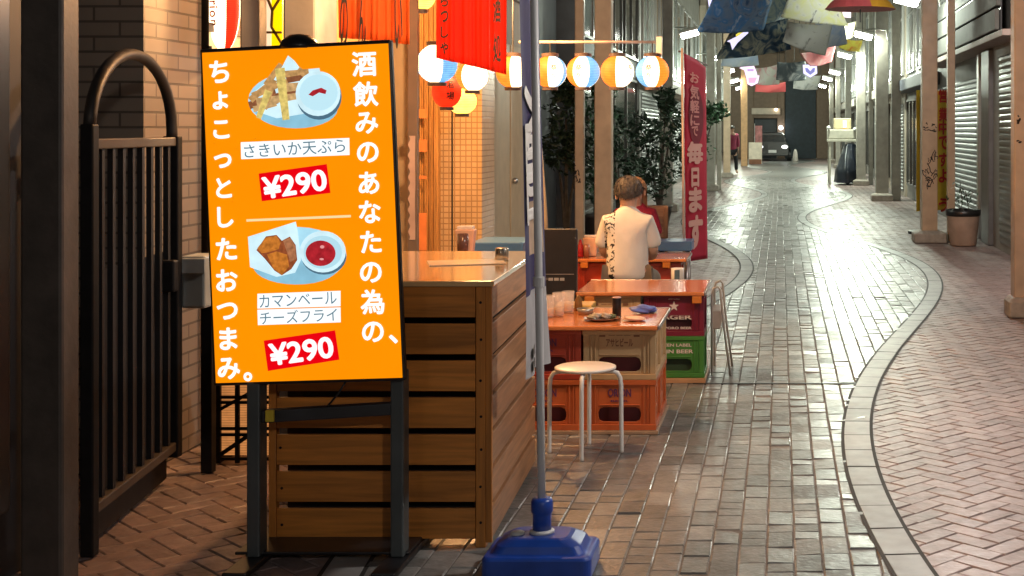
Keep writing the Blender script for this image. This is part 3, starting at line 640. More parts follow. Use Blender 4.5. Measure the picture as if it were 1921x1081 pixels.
# ------------------------------------------------------------------ slatted wooden counter
M_ply = wood('counter_boards', (.58, .215, .035), 0, .45, .15); M_plyv = wood('counter_posts', (.58, .215, .035), 2, .45, .15); M_plyd = wood('counter_side_boards', (.42, .20, .09), 1, .45, .15)
ct = thing('slatted_counter', 'brown wooden bar counter of horizontal slats behind the orange sign', 'counter', (-1.105, 5.3, 0))
CW, CD = .852, 1.28; SKW = -.055
for k in range(7):
    z1 = .998-.1412*k
    MB().box(-CW+.03, -.062, 0, .016, z1-.117, z1).build('front_slat', M_ply, ct, .003)
    a, b = (-.006, .018), (SKW-.006, CD-.02)
    w_ = .130
    MB().add([(a[0]-.014, a[1], z1-w_+.01), (a[0]+.006, a[1], z1-w_+.01), (b[0]+.006, b[1], z1-w_+.01), (b[0]-.014, b[1], z1-w_+.01), (a[0]-.014, a[1], z1), (a[0]+.006, a[1], z1), (b[0]+.006, b[1], z1), (b[0]-.014, b[1], z1)],
             [(3, 2, 1, 0), (4, 5, 6, 7), (0, 1, 5, 4), (1, 2, 6, 5), (2, 3, 7, 6), (3, 0, 4, 7)]).build('side_slat', M_plyd, ct, .003)
for x0, x1 in ((-CW, -CW+.028), (-.060, -.022)): MB().box(x0, x1, -.002, .04, 0, .998).build('corner_post', M_plyv, ct, .003)
MB().box(SKW-.06, SKW-.021, CD-.04, CD, 0, .998).build('corner_post', M_plyv, ct, .003)
MB().box(-.021, .002, -.003, .016, 0.02, .998).build('edge_strip', M_plyv, ct, .002)
MB().box(-CW+.03, -.09, .12, .13, .05, .99).box(-.10, -.09, .13, CD-.05, .05, .99).build('lining', mat('dark_lining', (.02, .017, .015), .7), ct)
MB().add([(-CW-.01, -.015, 0), (.012, -.015, 0), (SKW+.012, CD+.01, 0), (-CW-.01, CD+.01, 0), (-CW-.01, -.015, .022), (.012, -.015, .022), (SKW+.012, CD+.01, .022), (-CW-.01, CD+.01, .022)],
         [(3, 2, 1, 0), (4, 5, 6, 7), (0, 1, 5, 4), (1, 2, 6, 5), (2, 3, 7, 6), (3, 0, 4, 7)])
top = MB().add([(-CW-.01, -.015, 1.0), (.012, -.015, 1.0), (SKW+.012, CD+.01, 1.0), (-CW-.01, CD+.01, 1.0), (-CW-.01, -.015, 1.022), (.012, -.015, 1.022), (SKW+.012, CD+.01, 1.022), (-CW-.01, CD+.01, 1.022)],
         [(3, 2, 1, 0), (4, 5, 6, 7), (0, 1, 5, 4), (1, 2, 6, 5), (2, 3, 7, 6), (3, 0, 4, 7)]).build('worktop', mat('counter_laminate', (.70, .46, .22), .16, var=.1, coat=1), ct, .004)
for k in range(7):
    for x in (-CW+.05, -.041):
        MB().lathe([(.0055, -.003), (.0055, .0015), (1e-4, .002)], 8).build('screw', M_gate, ct); o = ct.children[-1]
        sc2 = [c for c in col.objects if c.parent == ct][-1]; sc2.rotation_euler = (R(90), 0, 0); sc2.location = (x+random.gauss(0, .003), -.002 if x > -.1 else 0, .998-.1412*k-.06+random.gauss(0, .006))
# menu sheet on the counter
o = MB().box(-.16, .16, -.11, .11, 0, .003).build('menu_sheet', mat('laminated_sheet', (.75, .62, .45), .15, var=.1)); o.location = (-1.36, 6.0, 1.0235); o.rotation_euler = (0, 0, .3)
tag(o, 'laminated menu sheet lying on the wooden counter', 'menu')
o = MB().lathe([(.028, 0), (.03, .004), (.03, .05), (.026, .055), (1e-4, .056)], 16).build('sauce_pot', mat('pot_steel', (.5, .45, .38), .25, metal=.8), None, smooth=True); o.location = (-1.23, 6.12, 1.0225)
tag(o, 'small metal sauce pot at the corner of the wooden counter', 'pot')

# ------------------------------------------------------------------ navy banner in its blue water base
M_bl = mat('blue_plastic', (.012, .06, .36), .32, var=.2, vscale=10, spec=.6)
nb = thing('banner_stand', 'tall navy promotional banner on a grey pole in blue water base', 'banner', (-.865, 5.03, 0))
bs = MB()
def ring(hx, hy, z, r, n=6):
    P = []
    for q, (sx_, sy_) in enumerate(((1, 1), (-1, 1), (-1, -1), (1, -1))):
        for k in range(n+1):
            a = math.pi/2*(q+k/n); P.append((sx_*(hx-r)+r*math.cos(a), sy_*(hy-r)+r*math.sin(a), z))
    return P
rings = [ring(.188, .135, 0, .03), ring(.195, .142, .012, .035), ring(.195, .142, .075, .035), ring(.188, .136, .086, .032), ring(.168, .118, .088, .04), ring(.15, .105, .115, .04), ring(.115, .085, .134, .04), ring(.10, .075, .138, .035)]
nr = len(rings[0]); V = [p for q in rings for p in q]; Fs = [(i*nr+k, i*nr+(k+1) % nr, (i+1)*nr+(k+1) % nr, (i+1)*nr+k) for i in range(len(rings)-1) for k in range(nr)]
Fs += [tuple(range(nr))[::-1], tuple((len(rings)-1)*nr+k for k in range(nr))]
bs.add(V, Fs).build('water_base', M_bl, nb, smooth=False, bevel=.006)
MB().lathe([(.034, .135), (.034, .20), (.036, .21), (.040, .215), (.040, .25), (.034, .262), (.018, .264)], 18).build('socket', M_bl, nb, smooth=True)
MB().lathe([(.026, 0), (.026, .012), (.02, .016), (1e-4, .017)], 14, (-.085, -.02, .132)).build('filler_cap', mat('white_cap', (.6, .6, .58), .3), nb, smooth=True)
MB().lathe([(.045, .1375), (.045, .146), (.035, .15)], 20).build('collar', M_galv, nb, smooth=True)
MB().tube([(0, 0, .14), (-.008, 0, .8), (-.043, 0, 2.9)], .0145, 12).build('pole', M_galv, nb, smooth=True)
MB().lathe([(.021, 0), (.021, .035)], 12, (-.012, 0, 1.03)).build('clamp', M_galv, nb)
def flagpt(u, v):       # u across (near to far), v from bottom to top
    z = .685+2.0*v
    fl = max(0, 1-v*3.2)
    ax, ay = -.065-.031*v, .03
    bx_, by_ = -.040-.068*v, .42
    wob = .010*math.sin(3.0*u*math.pi+v*5)*(.4+fl)
    return (ax+(bx_-ax)*u+wob, ay+(by_-ay)*u, z+.012*math.sin(u*3.1))
M_navy = mat('navy_cloth', (.032, .027, .105), .7, var=.15); M_cloth = mat('white_cloth', (.42, .42, .44), .7, var=.08)
fm = MB(); nu, nv = 14, 60
vs = [flagpt(i/nu, j/nv) for j in range(nv+1) for i in range(nu+1)]
for j in range(nv):
    for i in range(nu): fm.f.append((j*(nu+1)+i, j*(nu+1)+i+1, (j+1)*(nu+1)+i+1, (j+1)*(nu+1)+i)); fm.m.append(1 if j < nv*.135 else (2 if nv*.20 < j < nv*.31 and 4 <= i < 12 else 0))
fm.v = vs
fm.build('banner_cloth', [M_navy, M_cloth, mat('printed_photo_panel', (.5, .36, .25), .6, var=.4, vscale=8)], nb, smooth=True)
def wrap(mb, s_, uc, vc, w, h, bold=.03):
    vs, fs = glyphs(s_, bold, 3); x0, x1 = min(v.x for v in vs), max(v.x for v in vs); y0, y1 = min(v.y for v in vs), max(v.y for v in vs)
    P = []
    for q in vs:
        u = uc-((q.x-x0)/(x1-x0)-.5)*w; v = vc+((q.y-y0)/(y1-y0)-.5)*h; p = Vector(flagpt(u, v)); P.append((p.x+.007+q.z*.1, p.y-.001, p.z))
    mb.add(P, fs)
mb = MB()
def vz(py): return (za(py, 5.25)-.685)/2.0
for ch, py, h in (('く', 222, .10), ('回', 283, .085), ('ら', 325, .085), ('ロ', 372, .085)): wrap(mb, ch, .33, vz(py), .56, h*1.15, .05)
mb.build('banner_lettering', M_wtext, nb)
mb = MB()
for py in (655, 678):
    q = [flagpt(u, vz(py+dy)) for u, dy in ((.10, 9), (.38, 9), (.38, -9), (.10, -9))]
    mb.add([(p[0]+.007, p[1]-.001, p[2]) for p in q], [(0, 1, 2, 3)])
mb.build('square_mark', M_ink, nb)
MB().tube([(-.042, 0, 2.69), (-.11, .44, 2.695)], .007, 6).build('top_rod', M_galv, nb)

# ------------------------------------------------------------------ beer crates and tables
def crate(label, loc, m, inner, mt, lines=(), w=.385, d=.34, h=.262, group='beer crates under the tables'):
    t = thing('beer_crate', label, 'crate', loc, 0, group); x = w/2; s = MB()
    s.box(-x, x, 0, d, 0, .03); s.box(-x, x, 0, d, h-.026, h)
    for a in (-1, 1):
        for y in (0.004, d-.034): s.box(a*x-(.03 if a > 0 else 0)-a*.003, a*x+(.03 if a < 0 else 0)-a*.003, y, y+.03, .03, h-.026)
    # long walls with a rounded hand hole
    for y in (.010, d-.022):
        hx, z0, z1 = .112, .042, .118
        s.box(-x+.027, -hx, y, y+.012, .03, h-.026); s.box(hx, x-.027, y, y+.012, .03, h-.026); s.box(-hx, hx, y, y+.012, z1, h-.026); s.box(-hx, hx, y, y+.012, .03, z0)
        for a in (-1, 1):
            for zc, q in ((z0, 1), (z1, -1)): s.prism([(a*hx, zc), (a*(hx-.028), zc), (a*(hx-.008), zc+q*.008), (a*hx, zc+q*.028)][::(1 if a*q < 0 else -1)], Matrix(((1, 0, 0, 0), (0, 0, 1, y+.001), (0, 1, 0, 0), (0, 0, 0, 1))), .010)
    for a in (-1, 1):
        xo = a*(x-.016); b0, b1 = sorted((xo, xo-a*.012)); hy, z0, z1 = .07, .10, .19
        s.box(b0, b1, .034, d/2-hy, .03, h-.026); s.box(b0, b1, d/2+hy, d-.034, .03, h-.026); s.box(b0, b1, d/2-hy, d/2+hy, z1, h-.026); s.box(b0, b1, d/2-hy, d/2+hy, .03, z0)
    for a in (-1, 1):
        for q in (.128, .150): s.box(a*q-.004, a*q+.004, .004, .0097, .032, h-.028)
    s.box(-.105, .105, .005, .0097, .128, .134)
    s.build('shell', m, t, .004)
    MB().box(-x+.045, x-.045, .05, d-.05, .031, h-.04).build('divider', inner, t)
    if lines:
        mb = MB()
        for txt, z, wd, ht in lines: put_text(mb, txt, frame((0.0, .0085, z), (1, 0, 0), (0, 0, 1)), fit=(wd, ht), bold=.03, off=.001)
        mb.build('lettering', mt, t)
    return t
M_cor = mat('orange_crate', (.52, .115, .03), .4, var=.14, rvar=.1, vscale=5); M_cred = mat('red_orange_crate', (.40, .055, .03), .4, var=.14, vscale=5); M_cbe = mat('beige_crate', (.50, .33, .17), .45, var=.12, vscale=5)
M_cma = mat('maroon_crate', (.17, .012, .035), .4, var=.15, vscale=5); M_cgr = mat('green_crate', (.05, .20, .035), .4, var=.15, vscale=5)
M_inm = mat('dark_red_inside', (.12, .012, .018), .6, var=.3); M_ing = mat('dark_green_inside', (.02, .05, .02), .6, var=.3); M_prp = mat('purple_print', (.12, .03, .09), .5, var=0); M_brn = mat('brown_print', (.19, .08, .04), .5, var=0); M_wpr = mat('pale_print', (.62, .55, .5), .5, var=0)
TX = -.845; TY = 7.27
OG = (('ORION', .195, .12, .04), ('BEER', .152, .09, .010))
crate('orange crate at the bottom right of the nearest table, behind the white stool', (TX, TY, .022), M_cor, M_inm, M_prp, OG)
crate('beige crate directly under the nearest orange tabletop', (TX, TY, .286), M_cbe, M_inm, M_brn, (('アサヒビール', .195, .14, .042), ('■ ーーー ■', .232, .21, .014)))
crate('orange crate at the bottom left of the nearest table, beside the banner pole', (TX-.392, TY, .022), M_cor, M_inm, M_prp, OG)
crate('red orange crate under the nearest tabletop, left of the beige crate', (TX-.392, TY, .286), M_cred, M_inm, M_prp, OG)
crate('orange crate at the rear bottom of the nearest table', (TX, TY+.345, .022), M_cor, M_inm, M_prp)
crate('beige crate at the rear under the nearest tabletop', (TX, TY+.345, .286), M_cbe, M_inm, M_brn)
o = MB().box(-.40, .40, 0, .70, 0, .02).build('plywood_board', wood('pale_ply', (.42, .27, .17), 0), None, .003); o.location = (TX-.196, TY-.012, .0005); tag(o, 'pale plywood board under the crates of the nearest table', 'board')
def table(label, x0, x1, y0, y1, z, rim=None, clips=(), legs=False):
    t = thing('orange_table', label, 'table', ((x0+x1)/2, y0, 0), 0, 'orange tables on beer crates'); w = (x1-x0)/2
    MB().box(-w, w, 0, y1-y0, z-.024, z).build('tabletop', M_orange_t, t, .006)
    for cx in clips: MB().box(cx-w-.03, cx-w+.03, -.006, .04, z-.07, z-.026).build('corner_bracket', mat('orange_bracket', (.6, .19, .03), .4), t, .004)
    if legs:
        for a in (-1, 1): MB().box(a*(w-.05)-.02, a*(w-.05)+.02, .05, y1-y0-.05, 0, z-.025).build('leg', M_dark, t, .004)
    MB().box(-w-.003, w+.003, y1-y0+.001, y1-y0+.012, z-.024, z+.001).box(w+.001, w+.010, 0, y1-y0, z-.022, z-.001).build('edge_strip', M_steel, t, .002)
    return t
table('nearest orange table on orange and beige crates', -1.46, -.640, 7.22, 7.97, .575)
table('second orange table on maroon and green crates', -1.285, -.478, 8.70, 9.42, .578, None, (.085, .76))
table('farthest orange table where the man sits', -1.62, -.745, 10.95, 11.55, .575, None, (.07, .72))
X2 = -.672; Y2 = 8.745
crate('green crate at the bottom right of the second table', (X2, Y2, .033), M_cgr, M_ing, M_wpr, (('GREEN LABEL', .205, .22, .018), ('KIRIN BEER', .165, .24, .022)))
crate('maroon crate with a white star under the second tabletop', (X2, Y2, .296), M_cma, mat('maroon_inside', (.05, .006, .012), .6), M_wpr, (('★', .19, .055, .055), ('SAPPORO', .235, .07, .010), ('LAGER', .118, .22, .026), ('SAPPORO BEER', .05, .22, .014)))
crate('beige crate beside the maroon crate under the second table', (X2-.40, Y2, .296), M_cbe, M_inm, M_brn, (('■ ーーー ■', .20, .22, .016), ('ビール', .16, .12, .03)))
crate('red orange crate at the bottom left of the second table', (X2-.40, Y2, .033), M_cred, M_inm, M_prp)
o = MB().box(-.2, .2, 0, .4, 0, .03).build('plywood_board', wood('tan_ply', (.45, .25, .12), 0), None, .003); o.location = (X2, Y2-.015, .0005); tag(o, 'tan board under the green crate', 'board')
crate('red crate supporting the man\'s table on the shop side', (-1.43, 11.0, .28), mat('red_crate', (.5, .05, .02), .4), M_inm, M_prp, ()); crate('red crate at the ground under the man\'s table, shop side', (-1.43, 11.0, .01), mat('red_crate_low', (.5, .05, .02), .4), M_inm, M_prp, ())
crate('dark red crate supporting the man\'s table on the street side', (-.98, 11.0, .28), M_cred, M_inm, M_prp, ()); crate('dark red crate at the ground under the man\'s table, street side', (-.98, 11.0, .01), M_cred, M_inm, M_prp, ())
def blue_table(label, x0, x1, y0, y1, z):
    t = thing('blue_table', label, 'table', ((x0+x1)/2, y0, 0), 0, 'blue folding tables'); w = (x1-x0)/2
    MB().box(-w, w, 0, y1-y0, z-.08, z).build('tabletop', M_blue_t, t, .008)
    for a in (-1, 1):
        for y in (.03, y1-y0-.03): MB().tube([(a*(w-.04), y, 0), (a*(w-.04), y, z-.081)], .014, 8).build('leg', M_steel, t, smooth=True)
blue_table('blue table edge behind the man\'s orange table, near the red banner', -1.05, -.745, 11.62, 11.95, .66)
blue_table('blue table behind the wooden counter top', xa(880, 9.6), xa(981, 9.6), 9.6, 10.1, za(455, 9.6))
table('orange table glowing just beyond the wooden counter', xa(850, 8.3), xa(985, 8.3), 8.2, 8.5, za(482, 8.2), legs=True)
# white stool
def stool(label, loc, rz=0, mseat=M_white, r=.152, h=.43):
    t = thing('round_stool', label, 'stool', loc, rz)
    MB().lathe([(r-.012, -.018), (r, -.012), (r, -.004), (r-.01, 0), (1e-4, .002)], 32, (0, 0, h)).build('seat', mseat, t, smooth=True)
    for k in range(4):
        a = k*math.pi/2; c, s_ = math.cos(a), math.sin(a)
        MB().tube([(c*q, s_*q, z) for q, z in ((.05, h-.027), (.13, h-.027), (.158, h-.035), (.172, h-.06), (.176, h-.1), (.178, .012), (.178, 0))], .011, 10).build('leg', M_white, t, smooth=True)
    return t
stool('white round stool before the orange crates', (-.965, 6.86, 0), R(-88))
# folding chair right of table 2
t = thing('folding_chair', 'steel framed folding chair at the end of the second table', 'chair', (-.425, 9.0, 0))
M_st2 = mat('painted_tube', (.55, .52, .47), .3, metal=.5)
MB().tube([(-.02, 0, 0), (-.02, 0, .52), (-.01, 0, .565), (.02, 0, .58), (.035, 0, .56), (.06, .0, .3), (.10, 0, 0)], .0075, 8).build('frame', M_st2, t, smooth=True)
MB().tube([(-.02, .36, 0), (-.02, .36, .52), (-.01, .36, .565), (.02, .36, .58), (.035, .36, .56), (.06, .36, .3), (.10, .36, 0)], .0075, 8).build('frame', M_st2, t, smooth=True)
MB().box(-.025, .035, .012, .348, .30, .42).build('back_panel', mat('beige_panel', (.5, .38, .3), .5), t, .008)

# tableware on the nearest table
def put(o, label, cat, loc, rz=0, group=None):
    o.location = loc; o.rotation_euler = (0, 0, rz); return tag(o, label, cat, group)
TZ = .576
t = thing('drink_can', 'slim black tumbler standing on the nearest table', 'tumbler', (xa(1157, 7.55), 7.55, TZ))
MB().lathe([(.022, 0), (.024, .003), (.024, .102), (.0235, .106)], 20).build('body', M_black, t, smooth=True); MB().lathe([(.0245, .1065), (.0245, .110), (.018, .112), (1e-4, .112)], 20).build('rim', mat('pink_rim', (.6, .35, .3), .3), t, smooth=True)
t = thing('folded_cloth', 'crumpled blue cloth on the corner of the nearest table', 'cloth', (xa(1205, 7.72), 7.72, TZ))
M_bc = mat('blue_cloth', (.10, .16, .50), .6, var=.2)
def blob(name, m, parent, rx, ry, rz, seed, c=(0, 0, 0), amp=.25, sub=3):
    bm = bmesh.new(); bmesh.ops.create_icosphere(bm, subdivisions=sub, radius=1); rnd = random.Random(seed); ph = [(rnd.random()*6, rnd.random()*3+2) for _ in range(6)]
    for v in bm.verts:
        k = 1+amp*(math.sin(v.co.x*ph[0][1]+ph[0][0])*math.sin(v.co.y*ph[1][1]+ph[1][0])+.6*math.sin(v.co.z*ph[2][1]*2+ph[2][0]+v.co.x*3))
        v.co = Vector((v.co.x*rx*k, v.co.y*ry*k, max(-.98*rz, v.co.z*rz*k)+rz))+Vector(c)
    mb = MB(); bm.verts.ensure_lookup_table(); mb.add([v.co.copy() for v in bm.verts], [tuple(v.index for v in f.verts) for f in bm.faces]); bm.free()
    return mb.build(name, m, parent, smooth=True)
blob('fold', M_bc, t, .068, .05, .022, 3); blob('fold', M_bc, t, .03, .03, .015, 5, (.05, .03, 0))
o = blob('paper_napkin', mat('peach_paper', (.75, .5, .38), .7), None, .06, .05, .012, 9); put(o, 'crumpled pale napkin before the blue cloth', 'napkin', (xa(1190, 7.42), 7.42, TZ))
t = thing('plate', 'small plate of leftovers on the nearest table', 'plate', (xa(1128, 7.45), 7.45, TZ))
MB().lathe([(.05, 0), (.095, .010), (.10, .014), (.094, .013), (.05, .004), (1e-4, .004)], 28).build('dish', mat('brown_dish', (.30, .13, .07), .3), t, smooth=True)
for k in range(5): blob('leftover', mat('leftover_%d' % k, ((.35, .3, .2), (.5, .45, .38), (.25, .22, .18), (.4, .36, .3), (.15, .18, .08))[k], .5), t, .026, .02, .012+.004*(k % 2), k+20, (-.05+.025*k, .01*((k*7) % 5-2), .006))
M_clear = mat('clear_glass', (.85, .8, .75), .06, var=0, spec=.9); M_clear.node_tree.nodes['Principled BSDF'].inputs['Alpha'].default_value = .3
for k, (px, y, h_, lab) in enumerate(((1048, 7.6, .13, 'tall clear glass at the pole side of the nearest table'), (1066, 7.75, .12, 'clear glass second from the banner pole'), (1028, 7.55, .12, 'clear glass half behind the banner pole'))):
    t = thing('beer_glass', lab, 'glass', (xa(px, y), y, TZ), 0, 'glasses on the nearest table')
    MB().lathe([(.028, 0), (.031, .01), (.035, h_), (.033, h_), (.029, .012), (1e-4, .011)], 20).build('tumbler', M_clear, t, smooth=True)
    MB().lathe([(.027, .0125), (.0285, .05), (1e-4, .05)], 20).build('drink', mat('amber_drink_%d' % k, (.8, .5, .25), .1), t, smooth=True)
t = thing('ashtray', 'small grey ashtray with a tipped bottle cap on the nearest table', 'ashtray', (xa(1098, 7.7), 7.7, TZ))
MB().lathe([(.04, 0), (.048, .03), (.043, .03), (.036, .008), (1e-4, .008)], 20).build('bowl', mat('dull_metal', (.35, .32, .28), .35, metal=.7), t, smooth=True)
o = MB().lathe([(.022, 0), (.024, .01), (.02, .06), (.011, .075), (.011, .085), (1e-4, .086)], 14).build('soy_bottle', mat('amber_glass', (.2, .1, .03), .1), None, smooth=True); put(o, 'small dark sauce bottle behind the ashtray', 'bottle', (xa(1085, 7.85), 7.85, TZ))
t = thing('yellow_box', 'yellow condiment box behind the glasses of the nearest table', 'box', (xa(1075, 8.2), 8.2, .30))
MB().box(-.11, .11, 0, .2, 0, .26).build('body', mat('yellow_plastic', (.6, .36, .08), .4), t, .006); MB().box(-.08, .08, -.004, -.001, .03, .2).build('ribbed_panel', mat('yellow_ribs', (.45, .25, .06), .5), t); MB().bar((0, .1, -.3), (0, .1, -.002), .2, .18).build('stand', M_cred, t)
# napkin holders and bottles
def napkin_box(lab, loc):
    t = thing('napkin_holder', lab, 'napkin holder', loc); MB().add([(-.045, -.03, 0), (.045, -.03, 0), (.045, .03, 0), (-.045, .03, 0), (-.06, -.04, .15), (.06, -.04, .15), (.06, .04, .15), (-.06, .04, .15)], [(3, 2, 1, 0), (4, 5, 6, 7), (0, 1, 5, 4), (1, 2, 6, 5), (2, 3, 7, 6), (3, 0, 4, 7)]).build('holder', mat('peach_holder', (.72, .45, .32), .4), t, .008)
    MB().box(-.048, .048, -.03, .03, .15, .17).build('napkins', mat('napkin_white', (.75, .65, .58), .7), t, .004)
napkin_box('peach napkin holder on the man\'s table beside his arm', (xa(1108, 11.2), 11.2, .577))
napkin_box('peach napkin holder on the table beyond the wooden counter', (xa(874, 8.38), 8.38, za(482, 8.2)+.001))
for k, (px, m_, lab) in enumerate(((1089, (.45, .02, .03), 'red sauce bottle beside the napkin holder on the man\'s table'), (1100, (.3, .12, .08), 'brown tumbler beside the red sauce bottle'))):
    t = thing('sauce_bottle', lab, 'bottle', (xa(px, 11.1), 11.1, .577)); MB().lathe([(.022, 0), (.025, .01), (.024, .09), (.012, .115), (.010, .14), (1e-4, .141)] if k == 0 else [(.022, 0), (.026, .1), (.022, .1), (.018, .01), (1e-4, .01)], 16).build('body', mat('bottle_%d' % k, m_, .25), t, smooth=True)
o = MB().lathe([(.03, 0), (.035, .13), (.031, .13), (.027, .01), (1e-4, .01)], 16).build('brown_tumbler', mat('brown_tumbler', (.12, .06, .05), .25), None, smooth=True); put(o, 'dark brown tumbler before the peach napkin holder beyond the counter', 'tumbler', (xa(868, 8.28), 8.28, za(482, 8.2)+.001))
t = thing('jug_stand', 'white jug and tray on low stand under the far table end', 'jug', (xa(1271, 10.7), 10.7, 0))
MB().box(-.10, .10, -.1, .1, .38, .41).build('tray', M_black, t, .004); MB().lathe([(.045, .411), (.05, .42), (.05, .53), (.046, .53), (1e-4, .53)], 16).build('jug', M_white, t, smooth=True); MB().box(-.02, .02, -.0535, -.05, .43, .52).build('label', mat('blue_grey_label', (.1, .16, .2), .5), t)
for a in (-1, 1): MB().box(a*.08-.01, a*.08+.01, -.08, .08, 0, .379).build('leg', M_black, t)
# black menu board
t = thing('menu_board', 'black standing board between the nearest table and the dark doorway', 'board', (xa(1050, 8.75), 8.75, 0))
w_ = 32/(F/8.75); MB().box(-w_, w_, 0, .05, .42, za(430, 8.75)).build('panel', mat('board_black', (.018, .017, .018), .5, var=.3), t, .006)
for a in (-1, 1): MB().box(a*w_*.8-.012, a*w_*.8+.012, .01, .04, 0, .419).build('leg', M_black, t)
mb = MB(); put_text(mb, 'F■■■', frame((-.03, -.001, za(524, 8.75)), (1, 0, 0), (0, 0, 1)), fit=(.12, .018)); mb.box(-.09, .09, -.0025, -.0015, za(515, 8.75), za(515, 8.75)+.003); mb.build('board_lettering', mat('dim_print', (.4, .38, .35), .6), t)

# ------------------------------------------------------------------ lanterns, shop curtains
G_or = paper('paper_orange', (1, .20, .02), 1.9); G_wh = paper('paper_white', (1, .76, .48), 3.6); G_bl = paper('paper_blue', (.22, .58, 1), 1.05); G_rd = paper('paper_red', (1, .03, .006), 1.3); G_ye = paper('paper_yellow', (1, .60, .10), 3.0)
M_lcap = mat('lantern_cap', (.08, .05, .04), .5)
def lantern(label, c, r, order=(0, 1, 2), rot=0, hz=1.0, mark=None, hang=.1, mk=None, lum=4, group='festival paper lanterns'):
    """ribbed paper lantern, coloured in upright sectors"""
    t = thing('paper_lantern', label, 'lantern', c, rot, group); pr = []; n = 22
    for i in range(n+1):
        a = -math.pi/2+math.pi*i/n; a *= .86; rr = r*(math.cos(a)+(.012 if i % 2 else 0)); pr.append((rr, r*hz*math.sin(a)/math.sin(math.pi/2*.86)*.96))
    mb = MB(); mb.lathe(pr, 36, (0, 0, 0), 0, lambda q: order[int(q*len(order)) % len(order)]); mb.build('paper_shade', [G_or, G_wh, G_bl, G_rd, G_ye], t, smooth=True)
    z = r*hz*.96
    MB().lathe([(r*.52, z-.004), (r*.52, z+.018), (r*.3, z+.024), (1e-4, z+.024)], 20).build('end_cap', M_lcap, t); MB().lathe([(1e-4, -z-.018), (r*.48, -z-.018), (r*.48, -z+.004)], 20).build('end_cap', M_lcap, t)
    MB().tube([(0, 0, z+.02), (0, 0, z+hang)], .005, 6).build('hanging_cord', M_cord, t)
    if mark:
        mb = MB()
        for ch, az, zz, sz in mark:
            vs, fs = glyphs(ch, .02, 3); x0, x1 = min(v.x for v in vs), max(v.x for v in vs); y0, y1 = min(v.y for v in vs), max(v.y for v in vs); P = []
            for q in vs:
                gx, gy = q.x-(x0+x1)/2, q.y-(y0+y1)/2
                if hz > 1.5: gx, gy = q.y-.3, -gx
                u = gx*sz; v = gy*sz+zz; rr = (math.sqrt(max(.0001, 1-(v/(r*hz))**2))*r)+.004
                if hz > 1.5: rr = r*math.cos(math.asin(max(-1, min(1, v/(r*hz*.96)*math.sin(math.pi/2*.86)))))+.006
                rr += q.z*.05; P.append((rr*math.sin(az+u/r), -rr*math.cos(az+u/r), v))
            mb.add(P, fs)
        mb.build('lettering', mk or M_inkred, t)
    return t
# the rack of four: sectors run round the lantern from +x; -y faces the viewer
RY = 10.5; rr_ = 31/(F/RY)
rk = thing('lantern_rack', 'thin rail on a pale pole carrying four round lanterns', 'rack', (xa(1003, RY), RY, 0))
rz_ = za(79, RY); L_ = xa(1230, RY)-xa(1003, RY)
MB().tube([(-.12, 0, rz_), (L_, 0, rz_)], .011, 8).build('rail', mat('pink_white_pole', (.6, .47, .4), .4), rk, smooth=True)
MB().tube([(.11, .1, 0), (.07, .05, 1.0), (-.03, 0, 2.34)], .016, 8).build('pole', mat('pale_bamboo', (.42, .33, .22), .5), rk, smooth=True)
MB().box(L_+.005, L_+.05, -.01, .01, rz_-.10, rz_+.04).build('end_tag', M_white, rk, .004)
for k, (px, o_, rot, lab) in enumerate(((1032, (1, 2, 0), 0, 'round orange and white lantern first on the rail, nearest the banner pole'), (1094, (1, 2, 0), -25, 'second round lantern on the rail from the banner pole, white middled and blue edged'), (1158, (1, 2, 0), 8, 'round lantern half orange half white, third on the rail from the banner pole'), (1224, (0, 2, 1), 20, 'round blue white and orange lantern at the free end of the rail'))):
    # 12 sectors give the stripes: orange | white | blue round the globe
    base = {0: [0]*4+[1]*4+[2]*4}[0]
    shift = (1, 3, 2, 0)[k]
    seq = [2]*3+[1]*2+[2]*1+[0]*3+[1]*3
    seqs = ((1, 2, 2, 0, 0, 0, 0, 0, 0, 1, 1, 2), (1, 1, 2, 0, 0, 0, 0, 0, 1, 1, 2, 2), (1, 2, 2, 2, 0, 0, 0, 0, 0, 1, 1, 1), (0, 0, 1, 1, 0, 0, 2, 2, 1, 1, 0, 0))
    lantern(lab, (xa(px, RY), RY, za(135, RY)), rr_, seqs[k], 0, 1.0, [('祭', R((22, -8, 60, -8)[k]), .03, .045), ('り', R((22, -8, 60, -8)[k]), -.03, .035)], hang=.105)
lantern('round orange and white lantern half hidden by the navy banner', (xa(962, 10.4), 10.4, za(135, 10.4)), .125, (1, 1, 2, 0, 0, 0, 0, 0, 0, 1, 1, 1), 0, hang=.9)
lantern('big round white and pale blue lantern partly under the red curtain', (xa(820, 8.9), 8.9, za(120, 8.9)), .128, (2, 2, 1, 1, 2, 2, 2, 1, 1, 1, 2, 2), 0, hang=.7)
lantern('round warm white lantern with orange stripe, below the red curtain hem', (xa(886, 9.4), 9.4, za(143, 9.4)), .105, (1, 1, 0, 0, 1, 1, 0, 0, 1, 1, 1, 1), 0, hang=.6)
lantern('small red lantern with black writing below the white and blue one', (xa(838, 9.8), 9.8, za(172, 9.8)), .103, (3,), 0, 1.15, [('酒', R(28), .05, .06), ('場', R(28), -.03, .06)], hang=.7, mk=M_ink)
lantern('lowest plain yellow lantern of the cluster under the red curtain', (xa(867, 10.2), 10.2, za(190, 10.2)), .105, (4,), 0, .95, hang=.9)
lantern('yellow white lantern cut by the top of the photograph beside the orange curtain', (xa(790, 8.5), 8.5, za(-6, 8.5)), .085, (4,), 0, hang=.4)
